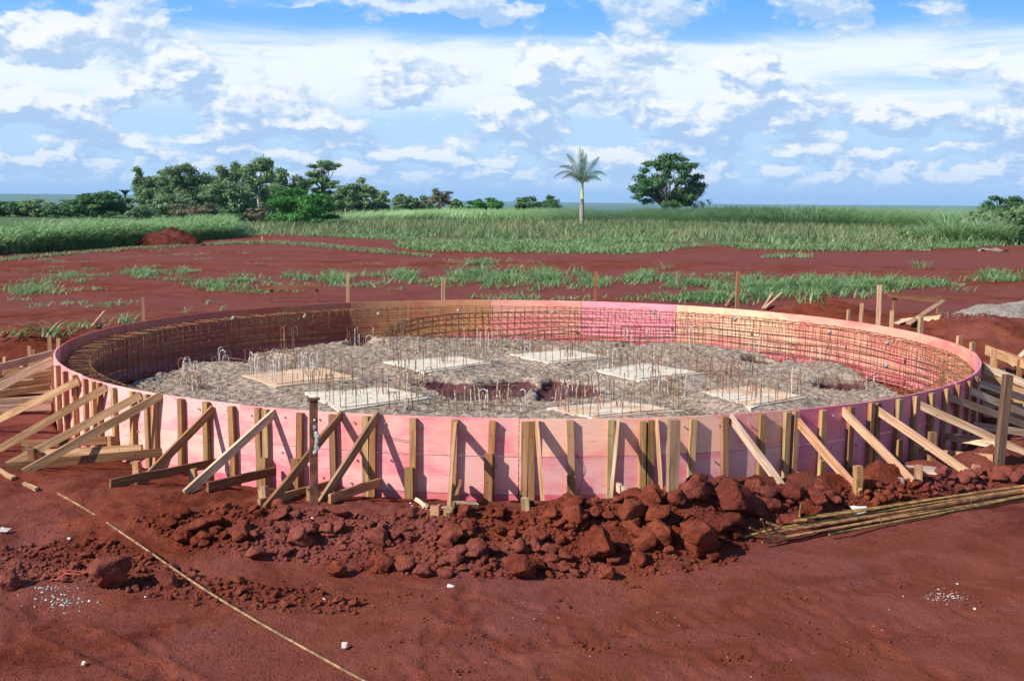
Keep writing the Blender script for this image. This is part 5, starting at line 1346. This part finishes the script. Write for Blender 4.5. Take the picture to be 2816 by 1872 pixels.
for i, (x_, y_, n, h, lab) in enumerate(((2215, 560, 520, 2.5, 'clump of tall elephant grass left of the broad-leaved shrub'), (2270, 562, 420, 2.3, 'elephant grass clump touching the broad-leaved shrub'), (2165, 556, 320, 1.8, 'leftmost and lowest clump of elephant grass at the right'))):
    tuft(x_, y_, n, h, .075, lab, 80 + i, .75, M_CANE, 'elephant_grass')
tree('broad_leaved_shrub', 2262, 482, 80, 110, 'bush', 'lower broad-leaved shrub between the elephant grass and the shrub at the right edge', M_LEAF, M_DBARK, 2200, .3, 79, cat='shrub')
tree('bush', 2100, 520, 80, 80, 'bush', 'low leafy bush left of the elephant grass', M_WEED, M_DBARK, 900, .14, 90, cat='shrub')

# royal palm
random.seed(5)
p = on(1340, 520); Y = p.y; s_ = Y / F_PX * PX
pm = thing('palm_tree', tuple(p), 'lone young palm with a swollen grey trunk and green crownshaft', 'palm')
zt = lambda yy: at_y(1340, yy, Y).z
put_t = lambda nm, zs, rs, mat, col_: MB().add(tube([(p.x + .0, Y, z_) for z_ in zs], rs, 12)).build(nm, mat, Matrix.Translation((0, 0, 0)), pm, col_, True)
M_PTRUNK = material('palm_trunk', lambda kk: kk.mix(kk.ss(kk.noise(kk.W, 5, 4), .35, .65), (.20, .165, .14), (.33, .28, .24)), .9, .2)
M_SHAFT = material('crownshaft', lambda kk: kk.mix(kk.ss(kk.noise(kk.W, 4, 3), .35, .65), (.22, .33, .08), (.36, .46, .14)), .5, .4)
put_t('trunk', [p.z - .3, zt(510), zt(490), zt(472), zt(458)], np.array([4.6, 5.2, 5.6, 5.0, 3.7]) * s_, M_PTRUNK, None)
put_t('crownshaft', [zt(458.5), zt(440), zt(424)], np.array([4.0, 3.3, 2.6]) * s_, M_SHAFT, None)
crown_z = zt(425)
for i, (ex, ey, dep, cv) in enumerate(((1336, 339, .1, .0), (1342, 344, -.25, .03), (1306, 354, .4, .12), (1380, 362, -.4, .10), (1288, 384, .5, .24), (1274, 410, -.3, .30), (1399, 404, .3, .28), (1296, 412, 1.3, .30), (1384, 418, -1.0, .30), (1349, 356, -.9, .05))):
    e_ = at_y(ex, ey, Y); a_ = Vector((p.x, Y, crown_z)); b_ = Vector((e_.x, Y + dep, e_.z)); L = (b_ - a_).length
    pts = []
    for t in np.linspace(0, 1, 9):
        q_ = a_.lerp(b_, t); q_.z += cv * L * math.sin(math.pi * t) * 1.1; pts.append(q_)
    fr = MB().add(tube([tuple(q_) for q_ in pts], np.linspace(1.1, .25, 9) * s_, 5)); nl = 46
    for j in range(nl):
        t = .12 + .88 * j / nl; u_ = t * 8; k0 = min(int(u_), 7); c_ = pts[k0].lerp(pts[k0 + 1], u_ - k0); ax = (pts[k0 + 1] - pts[k0]).normalized()
        for sg in (-1, 1):
            sd_ = ax.cross(Vector((0, 1, .2))).normalized() * sg; ln = 12.5 * s_ * math.sin(math.pi * min(.96, .2 + t * .75)) * random.uniform(.7, 1.1)
            tip = c_ + (sd_ * .75 + ax * .6 + Vector((0, random.uniform(-.5, .5), -.75))).normalized() * ln; wv = ax * (.38 * s_)
            mid = c_.lerp(tip, .5) + Vector((0, 0, ln * .1)); b0 = len(fr.v); fr.v += [tuple(c_ - wv), tuple(c_ + wv), tuple(mid + wv), tuple(mid - wv), tuple(tip)]; fr.f += [(b0, b0 + 1, b0 + 2, b0 + 3), (b0 + 3, b0 + 2, b0 + 4)]
    me = mesh('frond', fr.v, fr.f, M_LEAF); tn = me.attributes.new('tint', 'FLOAT', 'POINT'); tn.data.foreach_set('value', np.full(len(fr.v), random.uniform(.0, .5), np.float32)); put('frond', me, None, pm)
# a second, distant palm top in the wood
p2 = at_y(288, 437, 160); w2 = thing('palm_tree', (p2.x, 160, 0), 'dark palm top between the wide dark tree and the leftmost eucalyptus', 'palm')
MB().add(tube([(p2.x, 160, 0), (p2.x, 160, p2.z - .8)], [.16, .12], 8)).build('trunk', M_DBARK, None, w2)
for i in range(12):
    a_ = i * .524; P_ = np.array([[p2.x, 160, p2.z - .8]]); v, f, _k = blades(P_, np.array([1.5]), np.array([.42]), np.array([.5]), np.array([.9]), np.array([a_]), 5, i); put('frond', mesh('frond', v, f, M_DARKLEAF, False, {'tint': np.full(len(v), .3)}), None, w2)


# ================================================================== AIR
hz = bpy.data.materials.new('haze'); hz.use_nodes = True; hn = hz.node_tree; hn.nodes.clear()
pv = hn.nodes.new('ShaderNodeVolumePrincipled'); pv.inputs['Color'].default_value = (.45, .70, 1, 1); pv.inputs['Density'].default_value = 8e-5
ho = hn.nodes.new('ShaderNodeOutputMaterial'); hn.links.new(pv.outputs[0], ho.inputs['Volume'])
x0, x1, y0, y1, z0, z1 = -26000, 26000, -300, 26000, -60, 160
hb = put('haze', mesh('haze', [(x, y, z) for z in (z0, z1) for y in (y0, y1) for x in (x0, x1)], [(0, 2, 3, 1), (4, 5, 7, 6), (0, 1, 5, 4), (2, 6, 7, 3), (0, 4, 6, 2), (1, 3, 7, 5)], hz))
tag(hb, 'thin pale blue air over the plain fading the far hills', kind='stuff')
